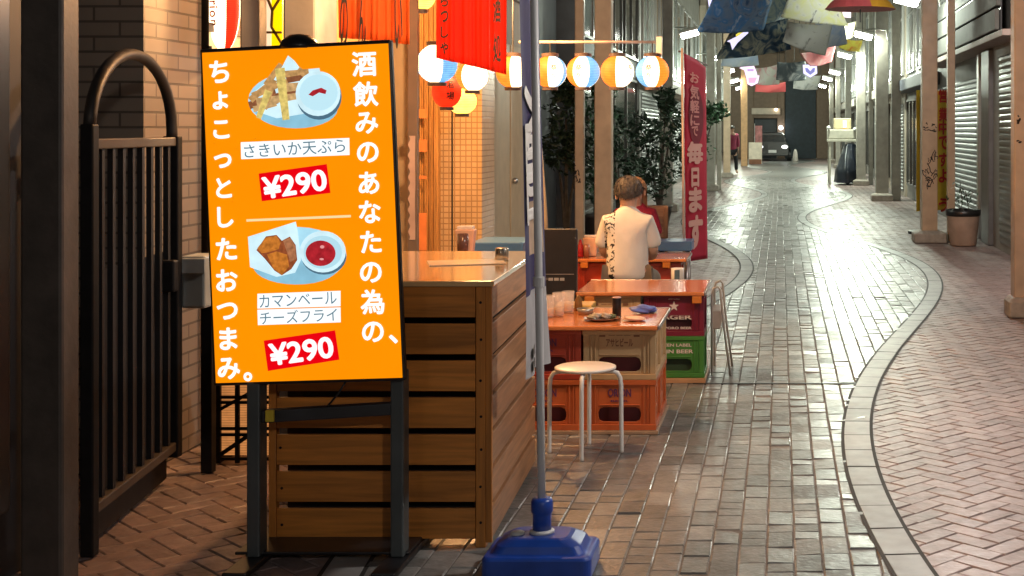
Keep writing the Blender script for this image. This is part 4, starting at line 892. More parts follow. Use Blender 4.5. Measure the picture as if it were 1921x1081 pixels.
lantern('long white lantern with a red band and upright red letters', (xa(420, 7.9), 7.9, za(12, 7.9)), .088, (1, 1, 4, 4, 4, 4, 1, 1, 1, 1, 3, 3), 0, 3.0, [(c_, R(-16), zz_, .075) for c_, zz_ in (('O', .060), ('r', .012), ('i', -.012), ('o', -.050), ('n', -.100))], hang=.4)
# yellow framed lantern sign
t = thing('box_lantern', 'yellow and white lit box lantern beside the slim grey post', 'lantern', at(511, 35, 7.6))
MB().box(-.055, .01, -.05, .05, -.17, .17).build('paper_side', glow('box_cream', (1, .72, .45), 1.0), t, .004); MB().box(.012, .07, -.05, .05, -.17, .17).build('paper_side', glow('box_yellow', (1, .68, .0), 1.1), t, .004)
f_ = MB()
for a, b in (((-.055, -.055, -.08), (.072, -.055, -.08)), ((-.055, -.055, .14), (-.02, -.055, .14)), ((-.02, -.055, .14), (.02, -.055, .04)), ((.02, -.055, .04), (.07, -.055, .12)), ((.02, -.055, .04), (.015, -.055, -.05)), ((.015, -.055, -.05), (.07, -.055, -.14))): f_.bar(a, b, .012, .012)
f_.build('lattice', mat('dark_lattice', (.12, .06, .01), .5), t)
MB().tube([(0, 0, .17), (0, 0, .9)], .005, 6).build('hanging_cord', M_cord, t)
# curtains
def curtain(name, label, x0, x1, y, ztop, zl, zr, n, m, texts, cat='curtain', yaw=0, hole=.02):
    t = thing(name, label, cat, (x0, y, 0)); w = x1-x0
    MB().tube([(-.08, yaw*-.08, ztop), (w+.08, yaw*(w+.08), ztop)], .014, 8).build('rod', wood('curtain_rod', (.3, .16, .07), 0), t)
    for k in range(n):
        a, b = w*k/n+.0005, w*(k+1)/n-.0005; rnd = random.Random(k*3+int(x0*100)); ph = int(x0*10); am = .013; dz = (rnd.random()-.5)*.012
        mb = MB(); mb.grid(lambda u, v: (a+(b-a)*u, yaw*(a+(b-a)*u)+am*(math.sin((a+(b-a)*u)*70+ph)+.6*math.sin((a+(b-a)*u)*165+ph*2))*(1-v*.7)+.02*math.sin((a+(b-a)*u)*17+ph)*(1-v), (zl+(zr-zl)*(a+(b-a)*u)/w+dz)*(1-v)+ztop*v), 24, 12)
        p = mb.build('cloth_panel', m, t, smooth=True, solid=.003)
        if k < len(texts) and texts[k]:
            mb = MB(); H_ = ztop-(zl+zr)/2; zz = (zl+zr)/2+.08
            st = .74*(H_-.1)/max(1, len(texts[k])); 
            for i, ch in enumerate(texts[k][::-1]): put_text(mb, ch, frame(((a+b)/2, yaw*(a+b)/2-.035, zz+st*i+.03), (1, yaw, 0), (0, 0, 1)), fit=((b-a)*.42, st*.7), bold=.02)
            mb.build('lettering', M_ink, p)
    return t
M_cur = mat('red_orange_cloth', (.75, .055, .02), .8, var=.12); M_cur2 = mat('orange_cloth', (.72, .17, .03), .8, var=.12)
for m_ in (M_cur, M_cur2):      # thin cloth lets the lantern light through
    nt = m_.node_tree; b_ = nt.nodes['Principled BSDF']; tr = nt.nodes.new('ShaderNodeBsdfTranslucent'); ms = nt.nodes.new('ShaderNodeMixShader'); ms.inputs[0].default_value = .6
    tr.inputs[0].default_value = (.9, .09, .03, 1) if m_ is M_cur else (.9, .26, .05, 1)
    nt.links.new(b_.outputs[0], ms.inputs[1]); nt.links.new(tr.outputs[0], ms.inputs[2]); nt.links.new(ms.outputs[0], nt.nodes['Material Output'].inputs[0])
curtain('shop_curtain', 'red split shop curtain with small dark writing over the lanterns', xa(820, 8.6), xa(951, 8.6), 8.6, 2.75, za(108, 8.6), za(140, 8.6), 4, M_cur, ['いらっしゃ', '', '', '酒処'])
curtain('shop_curtain', 'orange split shop curtain with black strokes right above the sign', xa(632, 7.7), xa(768, 7.7), 7.7, 2.75, za(72, 7.7), za(84, 7.7), 4, M_cur2, ['の', 'ん', '', 'い'])
t = thing('wall_banner', 'narrow white edged menu strip beside the orange sign', 'banner', (xa(773, 8.2), 8.2, 0)); t['label'] = 'narrow pale hanging strip with ragged white edges right beside the orange sign'
MB().grid(lambda u, v: (-.018+.036*u+.006*math.sin(v*60)*(u < .5), .004*math.sin(v*14), za(450, 8.2)+(za(255, 8.2)-za(450, 8.2))*v), 4, 60).build('strip', mat('pale_pink_paper', (.6, .42, .34), .6), t, solid=.002)
MB().box(-.026, .03, .005, .035, 0, 2.9).build('post', mat('dim_post', (.2, .14, .1), .5), t)
# unseen warm bulbs added under the eave to light the stall
def bulb(label, c, w, colr, rad=.05, show=True):
    t = thing('fill_bulb', label, 'lamp', c); MB().ball((0, 0, 0), .04).build('bulb', glow('bulb_glow', (1, .72, .35), 12), t, smooth=True); MB().lathe([(.018, .035), (.02, .08)], 10).tube([(0, 0, .08), (0, 0, .2)], .004, 6).build('socket', M_black, t)
    li = bpy.data.lights.new('bulb_light', 'POINT'); li.energy = w; li.color = colr; li.shadow_soft_size = rad; o = bpy.data.objects.new('bulb_light', li); col.objects.link(o); o.parent = t; o.location = (0, 0, -.08)
FILL_W = 120
bulb('added unseen fill bulb under the pub eave above the counter', (-1.6, 6.7, 2.62), FILL_W*1.15, (1, .50, .20))
bulb('added unseen fill bulb under the pub eave above the tiled pier', (-2.1, 9.9, 2.72), FILL_W*1.9, (1, .52, .20))
bulb('added unseen fill bulb under the pub eave beside the tiled building', (-2.5, 7.45, 2.62), FILL_W*.04, (1, .60, .28))

# ------------------------------------------------------------------ red banner and yellow banner
M_rb = mat('crimson_cloth', (.42, .012, .045), .75, var=.12)
rb_ = thing('banner_stand', 'crimson promotional banner with pale brush writing near the man\'s table', 'banner', (xa(1284, 12), 12.0, 0))
MB().tube([(0, 0, .03), (-.02, 0, za(95, 12)+.02)], .011, 8).build('pole', mat('pale_pink_pole', (.6, .48, .42), .4), rb_, smooth=True)
MB().lathe([(.18, 0), (.18, .03), (.03, .05), (.03, .12)], 20).build('base', M_black, rb_)
zb, zt = za(492, 12), za(100, 12)
def rbp(u, v, off=0): return (-.018+(1-v)*.016+.012+.172*u+off*.9, .02+.30*u+.012*math.sin(v*9+u*2)-off*.5, zb+(zt-zb)*v-.11*u*v**6+.012*math.sin(u*3)*v)
MB().grid(rbp, 8, 40).build('banner_cloth', M_rb, rb_, smooth=True, solid=.003)
MB().tube([(-.05, .0, zt+.02), (.18, .34, zt-.09)], .006, 6).build('top_rod', mat('rod_dark', (.15, .1, .1), .5), rb_)
def rtext(ch, uc, py, w, h, mb, bold=.045):
    vs, fs = glyphs(ch, bold, 3); x0, x1 = min(v.x for v in vs), max(v.x for v in vs); y0, y1 = min(v.y for v in vs), max(v.y for v in vs); vc = (za(py, 12.1)-zb)/(zt-zb); hh = h/(zt-zb)
    mb.add([rbp(uc+((q.x-x0)/(x1-x0)-.5)*w, vc+((q.y-y0)/(y1-y0)-.5)*hh, .011+q.z*.1) for q in vs], fs)
mb = MB(); vs = [rbp(.5+.34*math.cos(a), .70+.145*math.sin(a), .007) for a in [2*math.pi*k/24 for k in range(24)]]; mb.add(vs, [tuple(range(24))]); mb.build('dark_oval', mat('dark_crimson', (.17, .008, .025), .75), rb_)
mb = MB()
for ch, py, h in (('お', 143, .10), ('気', 172, .13), ('軽', 200, .12), ('に', 226, .10)): rtext(ch, .42, py, .42, h, mb, .03)
rtext('で', .42, 247, .3, .09, mb, .03)
mb.build('small_lettering', mat('pink_print', (.62, .27, .25), .7, var=0), rb_)
mb = MB()
for ch, py, w, h in (('毎', 288, .74, .20), ('日', 334, .36, .17), ('ま', 376, .62, .22), ('す', 437, .66, .30)): rtext(ch, .42, py, w, h, mb, .05)
mb.build('brush_lettering', mat('pale_pink_print', (.66, .40, .36), .7, var=0), rb_)
t = thing('banner_stand', 'yellow promotional banner with red writing behind the graffiti pillar', 'banner', (2.32, 21.6, 0)); YB = 21.6
MB().tube([(xa(1724, YB)-2.32, -.3, .02), (xa(1724, YB)-2.32, -.3, za(165, YB))], .014, 8).build('pole', M_galv, t); MB().lathe([(.2, 0), (.2, .04), (.03, .06)], 16, (xa(1724, YB)-2.32, -.3, 0)).build('base', M_black, t)
M_yel = mat('yellow_cloth', (.62, .47, .04), .7, var=.1)
MB().grid(lambda u, v: (xa(1716, YB)-2.32+(xa(1784, YB)-xa(1716, YB))*u, -.28+.5*u+.03*math.sin(v*8+u*4), za(395, YB)+(za(170, YB)-za(395, YB))*v), 8, 20).build('banner_cloth', M_yel, t, smooth=True, solid=.004)
mb = MB()
for ch, py in (('営', 180), ('業', 215), ('中', 240), ('で', 268), ('す', 300), ('よ', 330), ('う', 385)): put_text(mb, ch, frame((xa(1768, YB)-2.32, .08, za(py, YB)), (.45, .42, 0), (0, 0, 1)), fit=(.20, .2), bold=.04, off=.03)
mb.build('banner_lettering', mat('red_print', (.5, .03, .02), .6, var=0), t)

# ------------------------------------------------------------------ planter, plants
def planter(label, loc, r, h, name='planter_pot'):
    t = thing(name, label, 'planter', loc)
    MB().lathe([(r*.72, 0), (r*.78, .02), (r*.95, h*.8), (r*.96, h*.84)], 24).build('pot', mat('terracotta', (.36, .25, .19), .7, var=.15), t, smooth=True)
    MB().lathe([(r*.98, h*.82), (r*1.04, h*.86), (r*1.04, h), (r*.94, h), (r*.9, h*.9), (1e-4, h*.9)], 24).build('rim', M_black, t, smooth=True)
    return t
yp = 19.1; tp = planter('round brown planter with a black rim beside the graffiti pillar', (xa(1807, yp), yp, 0), .235, .50)
mb = MB()
for k in range(3): mb.tube([(random.uniform(-.08, .08), random.uniform(-.08, .08), .44), (random.uniform(-.15, .15), random.uniform(-.1, .1), .62), (random.uniform(-.22, .22), random.uniform(-.1, .1), random.uniform(.7, .95))], .006, 5)
mb.build('bare_stems', M_bark, tp)
mb = MB(); _r = random.Random(3)
for i in range(70):
    q = Vector((_r.gauss(0, .10), _r.gauss(0, .08), .56+abs(_r.gauss(0, .16)))); d_ = Vector((_r.gauss(0, 1), _r.gauss(0, 1), _r.random())).normalized()*.05; s2 = d_.cross(Vector((0, 0, 1))).normalized()*.012; mb.add([q-d_, q+s2, q+d_, q-s2], [(0, 1, 2, 3)])
mb.build('leaves', M_leaf2, tp)
def foliage(mb, c, rx, ry, rz, n, leaf, rnd, mi=1):
    for i in range(n):
        while True:
            p = Vector((rnd.uniform(-1, 1), rnd.uniform(-1, 1), rnd.uniform(-1, 1)))
            if .25 < p.length < 1: break
        k = 1+.28*math.sin(p.x*5+c[0]*3)*math.sin(p.z*6+c[1])
        q = Vector((c[0]+p.x*rx*k, c[1]+p.y*ry*k, c[2]+p.z*rz*k)); d = Vector((rnd.gauss(0, 1), rnd.gauss(0, 1), rnd.gauss(-.2, .7))).normalized(); s_ = d.cross(Vector((rnd.gauss(0, 1), rnd.gauss(0, 1), 1))).normalized(); L = leaf*rnd.uniform(.6, 1.4)
        up = d.cross(s_)*L*.12
        mb.add([q-d*L*.5, q+s_*L*.2+up, q+d*L*.5, q-s_*L*.2+up], [(0, 1, 2, 3)])
def shrub(label, loc, clumps, leaf, seed, m, pot=True, stem_h=.5, n=420, name='potted_shrub', potr=.2):
    t = thing(name, label, 'plant', loc); rnd = random.Random(seed); mb = MB()
    for (c, r) in clumps: foliage(mb, c, r[0], r[1], r[2], int(n), leaf, rnd)
    mb.build('foliage', m, t)
    tb_ = MB()
    for (c, r) in clumps: tb_.tube([(0, 0, .2), (c[0]*.4, c[1]*.4, c[2]*.5+.1), tuple(c)], [.03, .022, .01], 6)
    tb_.build('stem', M_bark, t)
    if pot: MB().lathe([(q*potr/.2, z*(.6+2*potr) if potr < .2 else z) for q, z in ((.14, 0), (.2, .3), (.21, .3), (.21, .34), (.18, .34), (.17, .28), (1e-4, .28))], 18).build('pot', mat('dark_pot', (.06, .05, .045), .6), t, smooth=True)
    return t
shrub('big leafy green potted shrub beside the red banner pole', (-2.0, 23.0, 0), [((0, 0, 1.1), (.42, .4, .5)), ((-.3, .1, 1.55), (.3, .3, .35)), ((.2, 0, 1.7), (.25, .3, .45)), ((-.15, 0, .75), (.4, .35, .35)), ((.1, .1, 2.1), (.18, .2, .25))], .13, 4, M_leaf, n=240)
shrub('dark leafy potted shrub behind the seated man', (-2.5, 21.4, 0), [((0, 0, 1.0), (.35, .35, .55)), ((-.1, 0, 1.6), (.25, .25, .4)), ((.2, .1, .8), (.25, .3, .4))], .13, 9, M_leaf, n=200)
shrub('green shrub branch showing past the red banner edge', (-2.05, 34, 0), [((0, 0, 1.9), (.5, .4, .35)), ((.45, 0, 2.05), (.35, .3, .25)), ((-.1, 0, 1.2), (.5, .4, .6))], .16, 15, M_leaf2, n=240)
shrub('tall dark tree with hanging leaves in the dark doorway', (-2.72, 17.6, 0), [((0, 0, 1.75), (.26, .22, .38)), ((-.12, 0, 1.35), (.2, .2, .3)), ((.16, 0, 1.3), (.16, .2, .4)), ((0, 0, 2.1), (.2, .2, .2))], .11, 21, M_leaf, n=330)
shrub('tall leafy bush between the two tan posts', (-2.75, 20.6, 0), [((0, 0, 1.6), (.3, .3, .7)), ((.1, 0, 2.3), (.2, .2, .4)), ((0, 0, .8), (.3, .3, .4))], .13, 27, M_leaf2, n=300)

# ------------------------------------------------------------------ people
def skin_body(name, J, E, m, parent, sub=2, smooth=True):
    """J: joint -> (x, y, z, rx, ry); E: joined pairs; one continuous skinned surface"""
    keys = list(J); ix = {k: i for i, k in enumerate(keys)}; me = bpy.data.meshes.new(name); me.from_pydata([J[k][:3] for k in keys], [(ix[a], ix[b]) for a, b in E], []); me.materials.append(m)
    o = bpy.data.objects.new(name, me); col.objects.link(o); o.parent = parent
    sk = o.modifiers.new('skin', 'SKIN'); sk.use_smooth_shade = True
    for i, k in enumerate(keys):
        d = me.skin_vertices[0].data[i]; d.radius = (J[k][3], J[k][4] if len(J[k]) > 4 else J[k][3]); d.use_root = (i == 0)
    sb = o.modifiers.new('sub', 'SUBSURF'); sb.levels = sub; sb.render_levels = sub
    return o
def hand(J, E, p, wrist, d, side, n):
    """palm and five curled fingers beyond the wrist; d points along the hand"""
    w = Vector(J[wrist][:3]); d = Vector(d).normalized(); x = Vector(side).normalized(); dn = Vector((0, 0, -1))
    pm = w+d*.045; J[p+'palm'] = (*pm, .030, .016); E.append((wrist, p+'palm'))
    for i, (off, ln) in enumerate(((-.027, .060), (-.009, .072), (.009, .068), (.026, .052))):
        a = w+d*.085+x*off; b = a+d*ln*.5+dn*.006; c = b+d*ln*.38+dn*ln*.35
        J[p+'k%d' % i] = (*a, .010); J[p+'m%d' % i] = (*b, .0085); J[p+'t%d' % i] = (*c, .007); E += [(p+'palm', p+'k%d' % i), (p+'k%d' % i, p+'m%d' % i), (p+'m%d' % i, p+'t%d' % i)]
    a = pm-x*.035*n-d*.01; b = a-x*.02*n+d*.03; c = b+d*.025+dn*.008
    J[p+'th0'] = (*a, .012); J[p+'th1'] = (*b, .010); J[p+'th2'] = (*c, .008); E += [(p+'palm', p+'th0'), (p+'th0', p+'th1'), (p+'th1', p+'th2')]
def seated(name, label, loc, rz, m_shirt, m_hair, m_trouser, hair_long=False, sc=1.0, lean=.0, face=False, collar=None):
    t = thing(name, label, 'person', loc, rz); t.scale = (sc, sc, sc)
    # local frame: the person looks toward +y
    J = {'pelvis': (0, 0, .50, .13, .10), 'belly': (0, .0, .64, .135, .10), 'chest': (0, .02+lean, .82, .155, .105), 'upper': (0, .03+lean, .92, .10, .068), 'neck': (0, .05+lean, 1.0, .054, .052), 'skull0': (0, .07+lean, 1.065, .068, .078), 'skull1': (0, .08+lean, 1.135, .082, .095), 'skull2': (0, .075+lean, 1.205, .066, .078)}
    E = [('pelvis', 'belly'), ('belly', 'chest'), ('chest', 'upper'), ('upper', 'neck'), ('neck', 'skull0'), ('skull0', 'skull1'), ('skull1', 'skull2')]
    for s_, n in (('l', -1), ('r', 1)):
        J[s_+'sh'] = (n*.14, .02+lean, .92, .055); J[s_+'el'] = (n*.185, .06+lean, .70, .044); J[s_+'fo'] = (n*.17, .20+lean, .655, .038); J[s_+'wr'] = (n*.14, .31+lean, .625, .028)
        E += [('upper', s_+'sh'), (s_+'sh', s_+'el'), (s_+'el', s_+'fo'), (s_+'fo', s_+'wr')]
        hand(J, E, s_, s_+'wr', (-n*.35, 1, -.05), (1, .3*n, 0), n)
        J[s_+'hip'] = (n*.10, .02, .49, .095); J[s_+'kn'] = (n*.15, .40, .47, .062); J[s_+'an'] = (n*.15, .36, .09, .042); J[s_+'to'] = (n*.16, .50, .04, .035)
        E += [('pelvis', s_+'hip'), (s_+'hip', s_+'kn'), (s_+'kn', s_+'an'), (s_+'an', s_+'to')]
    skin_body('body', J, E, M_skin, t)
    # shirt: torso and short sleeves, a little larger than the body
    K = {'pelvis': (0, -.01, .47, .175, .125), 'hem': (0, -.005, .55, .172, .125), 'belly': (0, .0, .66, .170, .122), 'chest': (0, .015+lean, .82, .165, .122), 'upper': (0, .025+lean, .92, .135, .105), 'collar': (0, .035+lean, .985, .092, .088), 'band': (0, .05+lean, 1.03, .070, .074)}
    E2 = [('pelvis', 'hem'), ('hem', 'belly'), ('belly', 'chest'), ('chest', 'upper'), ('upper', 'collar'), ('collar', 'band')]
    for s_, n in (('l', -1), ('r', 1)):
        K[s_+'sh'] = (n*.145, .02+lean, .915, .068); K[s_+'sl'] = (n*.18, .045+lean, .79, .070); K[s_+'cu'] = (n*.19, .06+lean, .715, .072); E2 += [('upper', s_+'sh'), (s_+'sh', s_+'sl'), (s_+'sl', s_+'cu')]
    skin_body('shirt', K, E2, m_shirt, t)
    P = {'hip': (0, 0, .47, .15, .12)}; E3 = []
    for s_, n in (('l', -1), ('r', 1)):
        P[s_+'th'] = (n*.11, .06, .485, .10); P[s_+'kn'] = (n*.15, .40, .475, .075); P[s_+'an'] = (n*.15, .37, .11, .06); E3 += [('hip', s_+'th'), (s_+'th', s_+'kn'), (s_+'kn', s_+'an')]
    skin_body('trousers', P, E3, m_trouser, t)
    for n in (-1, 1): MB().ball((n*.155, .45, .045), .042, .12, .045).build('shoe', M_black, t, smooth=True)
    # hair: a cap with strands
    hb_ = MB(); rnd = random.Random(5); hc = Vector((0, .067+lean, 1.145)); 
    def hp(a, b, k=1.0): return hc+Vector((math.cos(a)*math.sin(b)*.104*k, math.sin(a)*math.sin(b)*.118*k, math.cos(b)*.112*k))
    hb_.grid(lambda u, v: hp(2*math.pi*u, .02+(1.15+.95*(.5-.5*math.sin(2*math.pi*u)))*v, 1+.012*math.sin(u*70)+.012*math.sin(v*23+u*30)), 48, 16)
    for i in range(900):
        a = rnd.random()*2*math.pi; mxb = 1.15+.95*(.5-.5*math.sin(a)); b = math.acos(1-rnd.random()*(1-math.cos(mxb))); p = hp(a, b, 1.0); q = hp(a+rnd.gauss(0, .12), min(b+.28, mxb+.12), 1.045+rnd.random()*.03); w_ = Vector((rnd.gauss(0, 1), rnd.gauss(0, 1), rnd.gauss(0, 1))).normalized()*.004
        hb_.add([p-w_, p+w_, q], [(0, 1, 2)])
    if hair_long:
        hb_.grid(lambda u, v: hc+Vector((.108*math.cos(math.pi+math.pi*u)*(1+.1*v), -.09*abs(math.sin(math.pi*u))-.0, -.26*v)), 20, 10)
    hb_.build('hair', m_hair, t, smooth=True)
    for n in (-1, 1): MB().ball((n*.088, .065+lean, 1.11), .012, .022, .034, 12, 8).build('ear', M_skin, t, smooth=True)
    if face:
        MB().add([(-.012, .155+lean, 1.09), (.012, .155+lean, 1.09), (0, .178+lean, 1.092), (0, .155+lean, 1.14)], [(0, 2, 1), (0, 3, 2), (1, 2, 3)]).build('nose', M_skin, t, smooth=True)
        for n in (-1, 1): MB().ball((n*.032, .152+lean, 1.135), .013, .01, .008, 12, 8).build('eye', mat('eye_dark', (.03, .02, .02), .2), t, smooth=True)
        MB().ball((0, .150+lean, 1.055), .022, .012, .006, 12, 8).build('mouth', mat('lips', (.45, .15, .13), .4), t, smooth=True)
    if collar: MB().tube([(.085*math.cos(a), .045+lean+.08*math.sin(a), .985) for a in [2*math.pi*k/16 for k in range(17)]], .022, 8).build('collar', collar, t, smooth=True)
    return t
# patterned shirt
def shirt_mat():
    m = mat('cream_shirt', (.74, .72, .69), .85, var=.08, vscale=8, bump=.5, bscale=9); nt = m.node_tree; b = nt.nodes['Principled BSDF']; L = nt.links.new
    src = b.inputs['Base Color'].links[0].from_socket; tc = _n(nt, 'ShaderNodeTexCoord'); s = _n(nt, 'ShaderNodeSeparateXYZ'); L(tc.outputs['Object'], s.inputs[0])
    def cmpn(v, op, k):
        n = _n(nt, 'ShaderNodeMath', operation=op); L(v, n.inputs[0]); n.inputs[1].default_value = k; return n.outputs[0]
    a = cmpn(s.outputs[0], 'GREATER_THAN', -.165); c = cmpn(s.outputs[0], 'LESS_THAN', -.085)
    nz = _n(nt, 'ShaderNodeTexNoise'); nz.inputs['Scale'].default_value = 26; nz.inputs['Detail'].default_value = 3; nz.inputs['Distortion'].default_value = 1.2; L(tc.outputs['Object'], nz.inputs['Vector'])
    e = cmpn(nz.outputs[0], 'GREATER_THAN', .52); y = cmpn(s.outputs[1], 'LESS_THAN', .05)
    def mul(p, q):
        n = _n(nt, 'ShaderNodeMath', operation='MULTIPLY'); L(p, n.inputs[0]); L(q, n.inputs[1]); return n.outputs[0]
    f = mul(mul(mul(a, c), e), y); mx = _n(nt, 'ShaderNodeMix', data_type='RGBA'); L(f, mx.inputs[0]); L(src, mx.inputs[6]); mx.inputs[7].default_value = (.03, .03, .035, 1); L(mx.outputs[2], b.inputs['Base Color']); return m
M_greyhair = mat('grey_hair', (.085, .075, .07), .55, var=.25, vscale=60)
MY = 10.25
seated('person', 'person in a cream shirt with dark floral stripe seen from behind at the table', (xa(1177, MY), MY, 0), 0, shirt_mat(), M_greyhair, mat('khaki_trousers', (.2, .16, .12), .8), sc=1.0)
stool('round stool carrying the man in the cream shirt', (xa(1177, MY), MY-.02, 0), .3, mat('dark_seat', (.1, .08, .07), .5))
seated('person', 'person in a red top facing the viewer, mostly hidden behind the man', (xa(1189, 11.85), 12.0, 0), math.pi, mat('red_top', (.36, .02, .05), .8), mat('light_brown_hair', (.42, .28, .18), .5), mat('dark_trousers', (.03, .03, .035), .8), hair_long=True, face=True, sc=.95)
t = thing('wooden_chair', 'wooden chair back behind the person in red', 'chair', (xa(1212, 12.3), 12.25, 0))
for a in (-1, 1): MB().box(a*.17-.02, a*.17+.02, .10, .14, 0, .9).build('back_post', wood('chair_wood', (.35, .2, .1), 2), t, .005); MB().box(a*.17-.02, a*.17+.02, -.26, -.22, 0, .42).build('leg', wood('chair_leg', (.35, .2, .1), 2), t, .005)
MB().box(-.15, .19, .105, .135, .5, .92).build('backrest', wood('chair_back', (.38, .22, .12), 0), t, .008); MB().box(-.19, .19, -.27, .098, .42, .45).build('seat', wood('chair_seat', (.35, .2, .1), 0), t, .008)
# far walker
WY = 50.0
t = thing('person', 'distant person in a maroon coat and black trousers walking by the pale pillar', 'person', (xa(1373, WY), WY, 0), R(200))
J = {'pelvis': (0, 0, .92, .15, .11), 'belly': (0, 0, 1.1, .14, .11), 'chest': (0, .02, 1.28, .16, .12), 'upper': (0, .02, 1.4, .12, .09), 'neck': (0, .03, 1.5, .055), 'skull0': (0, .05, 1.56, .07, .08), 'skull1': (0, .055, 1.63, .08, .095), 'skull2': (0, .05, 1.70, .06, .07)}
E = [('pelvis', 'belly'), ('belly', 'chest'), ('chest', 'upper'), ('upper', 'neck'), ('neck', 'skull0'), ('skull0', 'skull1'), ('skull1', 'skull2')]
for s_, n, st in (('l', -1, .16), ('r', 1, -.14)):
    J[s_+'sh'] = (n*.18, .02, 1.4, .06); J[s_+'el'] = (n*.22, -.04*n, 1.12, .045); J[s_+'wr'] = (n*.21, .08, .9, .03); J[s_+'hip'] = (n*.1, 0, .88, .10); J[s_+'kn'] = (n*.12, st*.7, .5, .065); J[s_+'an'] = (n*.12, st, .1, .045); J[s_+'to'] = (n*.13, st+.13, .045, .04)
    E += [('upper', s_+'sh'), (s_+'sh', s_+'el'), (s_+'el', s_+'wr'), ('pelvis', s_+'hip'), (s_+'hip', s_+'kn'), (s_+'kn', s_+'an'), (s_+'an', s_+'to')]; hand(J, E, s_, s_+'wr', (0, .2, -1), (0, 1, .2), n)
skin_body('body', J, E, M_skin, t)
K = {'a': (0, 0, .80, .20, .16), 'b': (0, 0, 1.0, .19, .15), 'c': (0, .01, 1.28, .19, .14), 'd': (0, .02, 1.41, .15, .11), 'e': (0, .025, 1.48, .08)}; E2 = [('a', 'b'), ('b', 'c'), ('c', 'd'), ('d', 'e')]
for s_, n in (('l', -1), ('r', 1)): K[s_+'1'] = (n*.19, .02, 1.39, .075); K[s_+'2'] = (n*.23, -.04*n, 1.12, .065); K[s_+'3'] = (n*.215, .06, .94, .055); E2 += [('d', s_+'1'), (s_+'1', s_+'2'), (s_+'2', s_+'3')]
skin_body('coat', K, E2, mat('maroon_coat', (.28, .035, .08), .8, var=.2), t)
P = {'h': (0, 0, .86, .16, .13)}; E3 = []
for s_, n, st in (('l', -1, .16), ('r', 1, -.14)): P[s_+'1'] = (n*.11, 0, .8, .10); P[s_+'2'] = (n*.12, st*.7, .5, .08); P[s_+'3'] = (n*.12, st, .12, .065); E3 += [('h', s_+'1'), (s_+'1', s_+'2'), (s_+'2', s_+'3')]
skin_body('trousers', P, E3, mat('black_trousers', (.012, .012, .015), .8), t)
MB().ball((0, .03, 1.655), .092, .108, .10).build('hair', mat('black_hair', (.02, .016, .014), .5), t, smooth=True)
MB().box(-.17, .17, -.28, -.13, .98, 1.36).build('backpack', mat('black_bag', (.02, .02, .025), .7), t, .04)

# ------------------------------------------------------------------ shelter with covered scooter, far things
KY = 40.6
t = thing('storage_rack', 'pale metal shelter rack with a box on top over the covered scooter', 'rack', (xa(1583, KY), KY, 0)); ks = F/KY
M_rack = mat('pale_rack', (.42, .40, .33), .5, var=.15)
for a in (-1, 1):
    for y in (-.35, .45): MB().box(a*.42-.03, a*.42+.03, y, y+.06, 0, 1.24).build('post', M_rack, t, .006)
MB().box(-.48, .48, -.4, .55, 1.242, 1.32).build('shelf', M_rack, t, .01); MB().box(-.48, .48, -.36, .5, 1.322, za(243, KY)).build('box', M_rack, t, .03)
MB().box(-.30, .20, -.3, .4, za(243, KY)+.003, za(222, KY)).build('lit_cabinet', mat('cream_cabinet', (.5, .42, .25), .5), t, .02); MB().box(-.04, .06, -.33, -.302, za(241, KY)+.02, za(226, KY)).build('lamp_panel', glow('amber_lamp', (1, .62, .25), 5), t)
for a, z in ((-.46, za(240, KY)), (.3, za(262, KY)+.3)): MB().ball((a, -.42, z), .06).build('reflector', mat('pale_knob', (.6, .6, .58), .3), t, smooth=True)
t = thing('covered_scooter', 'scooter under a dark blue cover inside the pale shelter', 'scooter', (xa(1588, KY), KY-.1, 0)); M_tarp = mat('dark_blue_tarp', (.008, .012, .022), .35, var=.3, bump=.4, bscale=9)
def tarp(u, v):
    a = 2*math.pi*u; w_ = .36*(1-.55*max(0, v-.25)/.75)*(1+.04*math.sin(a*7+v*5)); return (math.cos(a)*w_+.10*v, math.sin(a)*w_*2.2-.1*v, .06+1.1*v**.85 if v < 1 else 1.16)
MB().grid(tarp, 40, 16).build('cover', M_tarp, t, smooth=True); MB().ball((.10, -.1, 1.13), .16, .3, .07).build('cover_top', M_tarp, t, smooth=True)
for y in (-.55, .5):
    MB().lathe([(.14, -.05), (.21, -.05), (.225, -.02), (.225, .02), (.21, .05), (.14, .05)], 24).build('wheel', M_black, t); w_ = t.children[-1]; w_.rotation_euler = (0, R(90), 0); w_.location = (0, y, .226)
o_ = [o for o in col.objects if o.name.startswith('wheel') and o.parent == t]
CY = 70.0
t = thing('parked_car', 'dark car with lit white headlamps in the far opening', 'car', (xa(1449, CY), CY, 0))
M_carp = mat('dark_car_paint', (.004, .005, .007), .3, coat=.2)
prof = [(-.8, .25), (-.85, .45), (-.84, .8), (-.72, .95), (-.62, 1.35), (-.5, 1.45), (.5, 1.45), (.62, 1.35), (.72, .95), (.84, .8), (.85, .45), (.8, .25)]
MB().prism(prof[::-1], Matrix(((1, 0, 0, 0), (0, 0, 1, 0), (0, 1, 0, 0), (0, 0, 0, 1))), 3.6).build('body', M_carp, t, .04)
MB().prism([(-.62, .97), (-.54, 1.33), (.54, 1.33), (.62, .97)][::-1], Matrix(((1, 0, 0, 0), (0, 0, 1, -.01), (0, 1, 0, 0), (0, 0, 0, 1))), .008).build('windscreen', M_glass, t)
for a in (-1, 1):
    MB().ball((a*.62, -.02, .72), .16, .05, .09).build('headlight', glow('headlight', (1, 1, 1), 1.6 if a < 0 else 2.5), t, smooth=True)
    for y in (.6, 2.8): MB().tube([(a*.84-.1, y, .3), (a*.84+.1, y, .3)], .3, 20).build('wheel', M_black, t)
MB().box(-.2, .2, -.03, -.002, .42, .56).build('number_plate', mat('plate_white', (.8, .8, .8), .4), t, .005)
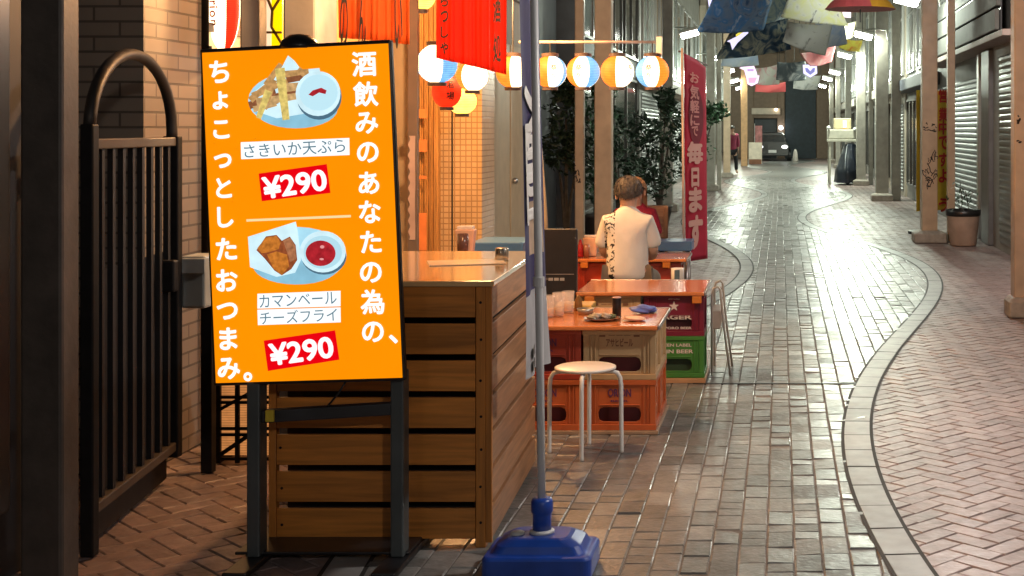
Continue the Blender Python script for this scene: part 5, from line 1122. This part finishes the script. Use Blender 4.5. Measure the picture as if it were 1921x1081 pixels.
t = thing('banner_stand', 'small pink banner standing before the far opening', 'banner', (xa(1422, 66), 66, 0)); MB().tube([(-.16, 0, 0), (-.16, 0, za(232, 66))], .015, 6).build('pole', M_white, t); MB().grid(lambda u, v: (-.14+.34*u, .02*math.sin(v*8), .5+(za(236, 66)-.5)*v), 4, 10).build('banner_cloth', mat('pink_cloth', (.6, .25, .25), .7, var=.3, vscale=6), t, smooth=True, solid=.004); MB().lathe([(.2, 0), (.2, .05), (.02, .08)], 14, (-.16, 0, 0)).build('base', M_black, t)
t = thing('sandwich_board', 'small white sandwich board before the pink banner', 'board', (xa(1417, 63), 63, 0)); MB().add([(-.3, -.25, .05), (.3, -.25, .05), (.3, 0, 1.0), (-.3, 0, 1.0), (-.3, .25, .05), (.3, .25, .05)], [(0, 1, 2, 3), (3, 2, 5, 4)]).build('panels', mat('board_white', (.6, .52, .42), .6), t, solid=.02); MB().box(-.28, .28, -.27, -.24, .02, .25).build('lower_panel', mat('board_brown', (.2, .08, .04), .6), t)
o = MB().lathe([(.12, 0), (.14, .1), (.09, .5), (.04, .62), (1e-4, .63)], 14).build('traffic_cone', mat('white_cone', (.6, .55, .5), .5), None, smooth=True); put(o, 'small white cone at the end of the street', 'cone', (xa(1492, 68), 68, 0))

# ------------------------------------------------------------------ printed cloths and lit signs hung over the street
def overhead(label, pts, Y, m, sag=.06, name='hanging_cloth', dy=1.2):
    """quad cloth given by its four corners (photo px at depth Y, later corners deeper), slack between its cords"""
    P = [at(px, py, Y+dy*f) for (px, py, f) in pts]; c = sum(P, Vector())/4; t = thing(name, label, 'banner', c, 0, 'printed cloths over the street')
    Q = [p-c for p in P]
    def fn(u, v):
        p = (Q[0]*(1-u)+Q[1]*u)*(1-v)+(Q[3]*(1-u)+Q[2]*u)*v
        return p+Vector((0, .05*math.sin(u*5+v*3), -sag*4*u*(1-u)*.6-sag*4*v*(1-v)*.4+.008*math.sin(u*11)*math.sin(v*9)))
    MB().grid(fn, 18, 14).build('cloth', m, t, smooth=True, solid=.004)
    cd = MB()
    for q in (0, 1):
        p = Q[q]; cd.tube([p, (p.x, p.y, 6.24-c.z)], .008, 5)
    cd.build('cords', M_cord, t)
    return t
c_ = lambda *a: list(a)
overhead('dark blue cloth printed in grey and pale streaks, the biggest over the gate side', [(1340, -10, 0), (1452, -12, .6), (1432, 56, .8), (1306, 60, .2)], 20, printed('print_blue', c_((.02, .06, .13), (.10, .14, .19), (.035, .12, .24), (.28, .32, .34)), 2.4))
overhead('navy cloth with grey figures below the big blue one', [(1372, 55, 0), (1476, 34, .6), (1484, 92, .8), (1340, 112, .2)], 26, printed('print_navy', c_((.015, .03, .06), (.03, .06, .10), (.22, .22, .19), (.04, .07, .12)), 2.2))
overhead('cream and yellow cloth with dark spots over the street centre', [(1480, -10, 0), (1566, -10, .6), (1592, 48, .8), (1464, 32, .2)], 23, printed('print_cream', c_((.42, .34, .14), (.36, .30, .2), (.40, .36, .28), (.05, .05, .05)), 2.6))
overhead('pale grey cloth with black spots under the cream and yellow one', [(1478, 40, 0), (1562, 45, .6), (1548, 104, .8), (1468, 78, .2)], 25, printed('print_pale', c_((.33, .31, .26), (.38, .35, .3), (.34, .3, .3), (.06, .06, .06)), 2.2))
overhead('lavender blue cloth with a round pale figure beside the pale grey one', [(1530, 38, 0), (1582, 34, .6), (1590, 82, .8), (1526, 88, .2)], 27, printed('print_lavender', c_((.10, .16, .26), (.22, .24, .38), (.34, .34, .42)), 1.8))
overhead('red cloth with a pink swirl beneath the lavender one', [(1500, 100, 0), (1568, 84, .6), (1560, 116, .8), (1520, 124, .2)], 30, printed('print_red', c_((.33, .06, .06), (.42, .09, .10), (.40, .22, .2)), 1.6))
overhead('orange red cloth close by the second arcade lamp', [(1572, 68, 0), (1618, 76, .6), (1612, 96, .8), (1574, 90, .2)], 29, printed('print_orange', c_((.55, .14, .04), (.6, .3, .10), (.55, .08, .04)), 1.8))
overhead('pale blue cloth drooping above the pinkish lit sign', [(1356, 98, 0), (1420, 92, .6), (1424, 122, .8), (1352, 124, .2)], 33, printed('print_paleblue', c_((.16, .2, .32), (.22, .25, .38), (.4, .4, .36)), 1.6))
overhead('dark grey cloth with silver shapes over the far street', [(1458, 116, 0), (1512, 114, .6), (1512, 150, .8), (1456, 150, .2)], 38, printed('print_dark', c_((.02, .03, .035), (.05, .06, .07), (.3, .32, .32)), 1.4))
overhead('pale mottled cloth beside the hexagon lit sign', [(1490, 138, 0), (1540, 142, .6), (1534, 168, .8), (1488, 166, .2)], 42, printed('print_mottle', c_((.25, .25, .22), (.4, .4, .38), (.12, .13, .13)), 1.8))
overhead('dull pink cloth over the far street, gate side', [(1418, 128, 0), (1462, 120, .6), (1462, 158, .8), (1416, 158, .2)], 45, printed('print_pink', c_((.35, .1, .12), (.4, .3, .28), (.3, .28, .25)), 1.6))
overhead('bright red cloth farthest over the street', [(1418, 158, 0), (1474, 154, .6), (1474, 172, .8), (1416, 172, .2)], 52, printed('print_bright_red', c_((.42, .04, .05), (.5, .06, .06), (.3, .05, .05)), 1.2))
overhead('grey green cloth between the big blue one and the cream yellow one', [(1436, -6, 0), (1492, -6, .6), (1486, 34, .8), (1428, 44, .2)], 28, printed('print_greygreen', c_((.12, .15, .14), (.2, .22, .2), (.08, .12, .16), (.3, .3, .26)), 2.0))
overhead('teal and orange cloth under the parasol side of the cream one', [(1560, 44, 0), (1606, 40, .6), (1600, 70, .8), (1566, 76, .2)], 31, printed('print_teal', c_((.08, .16, .2), (.3, .28, .2), (.45, .2, .1)), 2.0))
# parasol
t = thing('hanging_parasol', 'open pink and yellow paper parasol hung overhead by the lamp', 'parasol', at(1614, 6, 18)); rp = .46
pr = [(1e-3, .20), (rp*.3, .17), (rp*.6, .10), (rp*.85, .0), (rp, -.08)]
MB().lathe(pr, 24, (0, 0, 0), 0, lambda q: 0 if .3 < q < .78 else 1).build('canopy', [mat('parasol_pink', (.5, .10, .12), .6), mat('parasol_yellow', (.6, .34, .03), .6)], t, solid=.004)
rb2 = MB()
for k in range(12): a = 2*math.pi*k/12; rb2.tube([(.02*math.cos(a), .02*math.sin(a), .18), (rp*.6*math.cos(a), rp*.6*math.sin(a), .09), (rp*math.cos(a), rp*math.sin(a), -.088)], .005, 5)
rb2.build('ribs', wood('bamboo_ribs', (.4, .28, .12), 2), t); MB().tube([(0, 0, -.25), (0, 0, 2.3)], .01, 6).build('shaft', M_cord, t)
# lit signs
def litsign(label, pts, Y, colr, st, marks=(), mcol=(.12, .12, .5), th=.06):
    P = [at(px, py, Y) for px, py in pts]; c = sum(P, Vector())/len(P); t = thing('lit_sign', label, 'sign', c, 0, 'small lit signs over the street')
    out = [((p-c).x, (p-c).z) for p in P]
    if sum(out[i][0]*out[(i+1) % len(out)][1]-out[(i+1) % len(out)][0]*out[i][1] for i in range(len(out))) < 0: out = out[::-1]
    MB().prism(out, Matrix(((1, 0, 0, 0), (0, 0, -1, 0), (0, 1, 0, 0), (0, 0, 0, 1))), th).build('lit_face', glow('sign_glow', colr, st), t)
    k_ = MB().prism([(x*1.06, z*1.06) for x, z in out], Matrix(((1, 0, 0, 0), (0, 0, -1, .012), (0, 1, 0, 0), (0, 0, 0, 1))), .01).build('back_plate', M_black, t)
    for q, cm in marks:
        o2 = [((at(px, py, Y)-c).x, (at(px, py, Y)-c).z) for px, py in q]
        if sum(o2[i][0]*o2[(i+1) % len(o2)][1]-o2[(i+1) % len(o2)][0]*o2[i][1] for i in range(len(o2))) < 0: o2 = o2[::-1]
        MB().prism(o2, Matrix(((1, 0, 0, 0), (0, 0, -1, -th-.001), (0, 1, 0, 0), (0, 0, 0, 1))), .004).build('emblem', glow('emblem_glow', cm, .8), t)
    MB().tube([(0, 0, max(z for x, z in out)), (0, 0, 6.24-c.z)], .008, 5).build('cord', M_cord, t)
LV = (.72, .68, 1)
litsign('white lit sign with a dark blue mark behind the big blue cloth', [(1328, -2), (1356, -4), (1354, 6), (1332, 26)], 24, LV, 1.2, [([(1335, 2), (1347, 2), (1345, 10), (1338, 14)], (.05, .05, .35))])
litsign('white and pink lit sign against the parasol edge', [(1550, -2), (1560, 24), (1570, 40), (1576, 32), (1596, 34), (1596, 18), (1580, -2)], 24, (1, .82, .9), 1.1, [([(1558, 6), (1574, 12), (1584, 20), (1574, 26), (1560, 20)], (1, .35, .42))])
litsign('white and yellow arrow shaped lit sign between the two blue cloths', [(1364, 78), (1372, 74), (1388, 66), (1402, 50), (1404, 62), (1384, 80), (1374, 94), (1370, 80)], 25.5, LV, 1.1, [([(1380, 66), (1396, 54), (1396, 60), (1382, 70)], (.9, .8, .1))])
litsign('pinkish lit sign of two stacked shapes on the gate side', [(1387, 128), (1408, 117), (1414, 122), (1419, 134), (1421, 142), (1425, 142), (1422, 156), (1410, 162), (1402, 158), (1400, 146), (1396, 132)], 35, (1, .74, .95), 1.1, [([(1404, 146), (1420, 146), (1416, 156), (1405, 156)], (1, .5, .75)), ([(1402, 130), (1414, 130), (1414, 134), (1402, 134)], (.6, .4, .8))])
litsign('white hexagon lit sign with a blue chevron', [(1506, 122), (1532, 121), (1533, 138), (1520, 146), (1507, 138)], 38, LV, 1.2, [([(1510, 128), (1515, 128), (1520, 134), (1525, 128), (1529, 128), (1528, 135), (1520, 141), (1512, 135)], (.22, .22, .6))])
#@@END
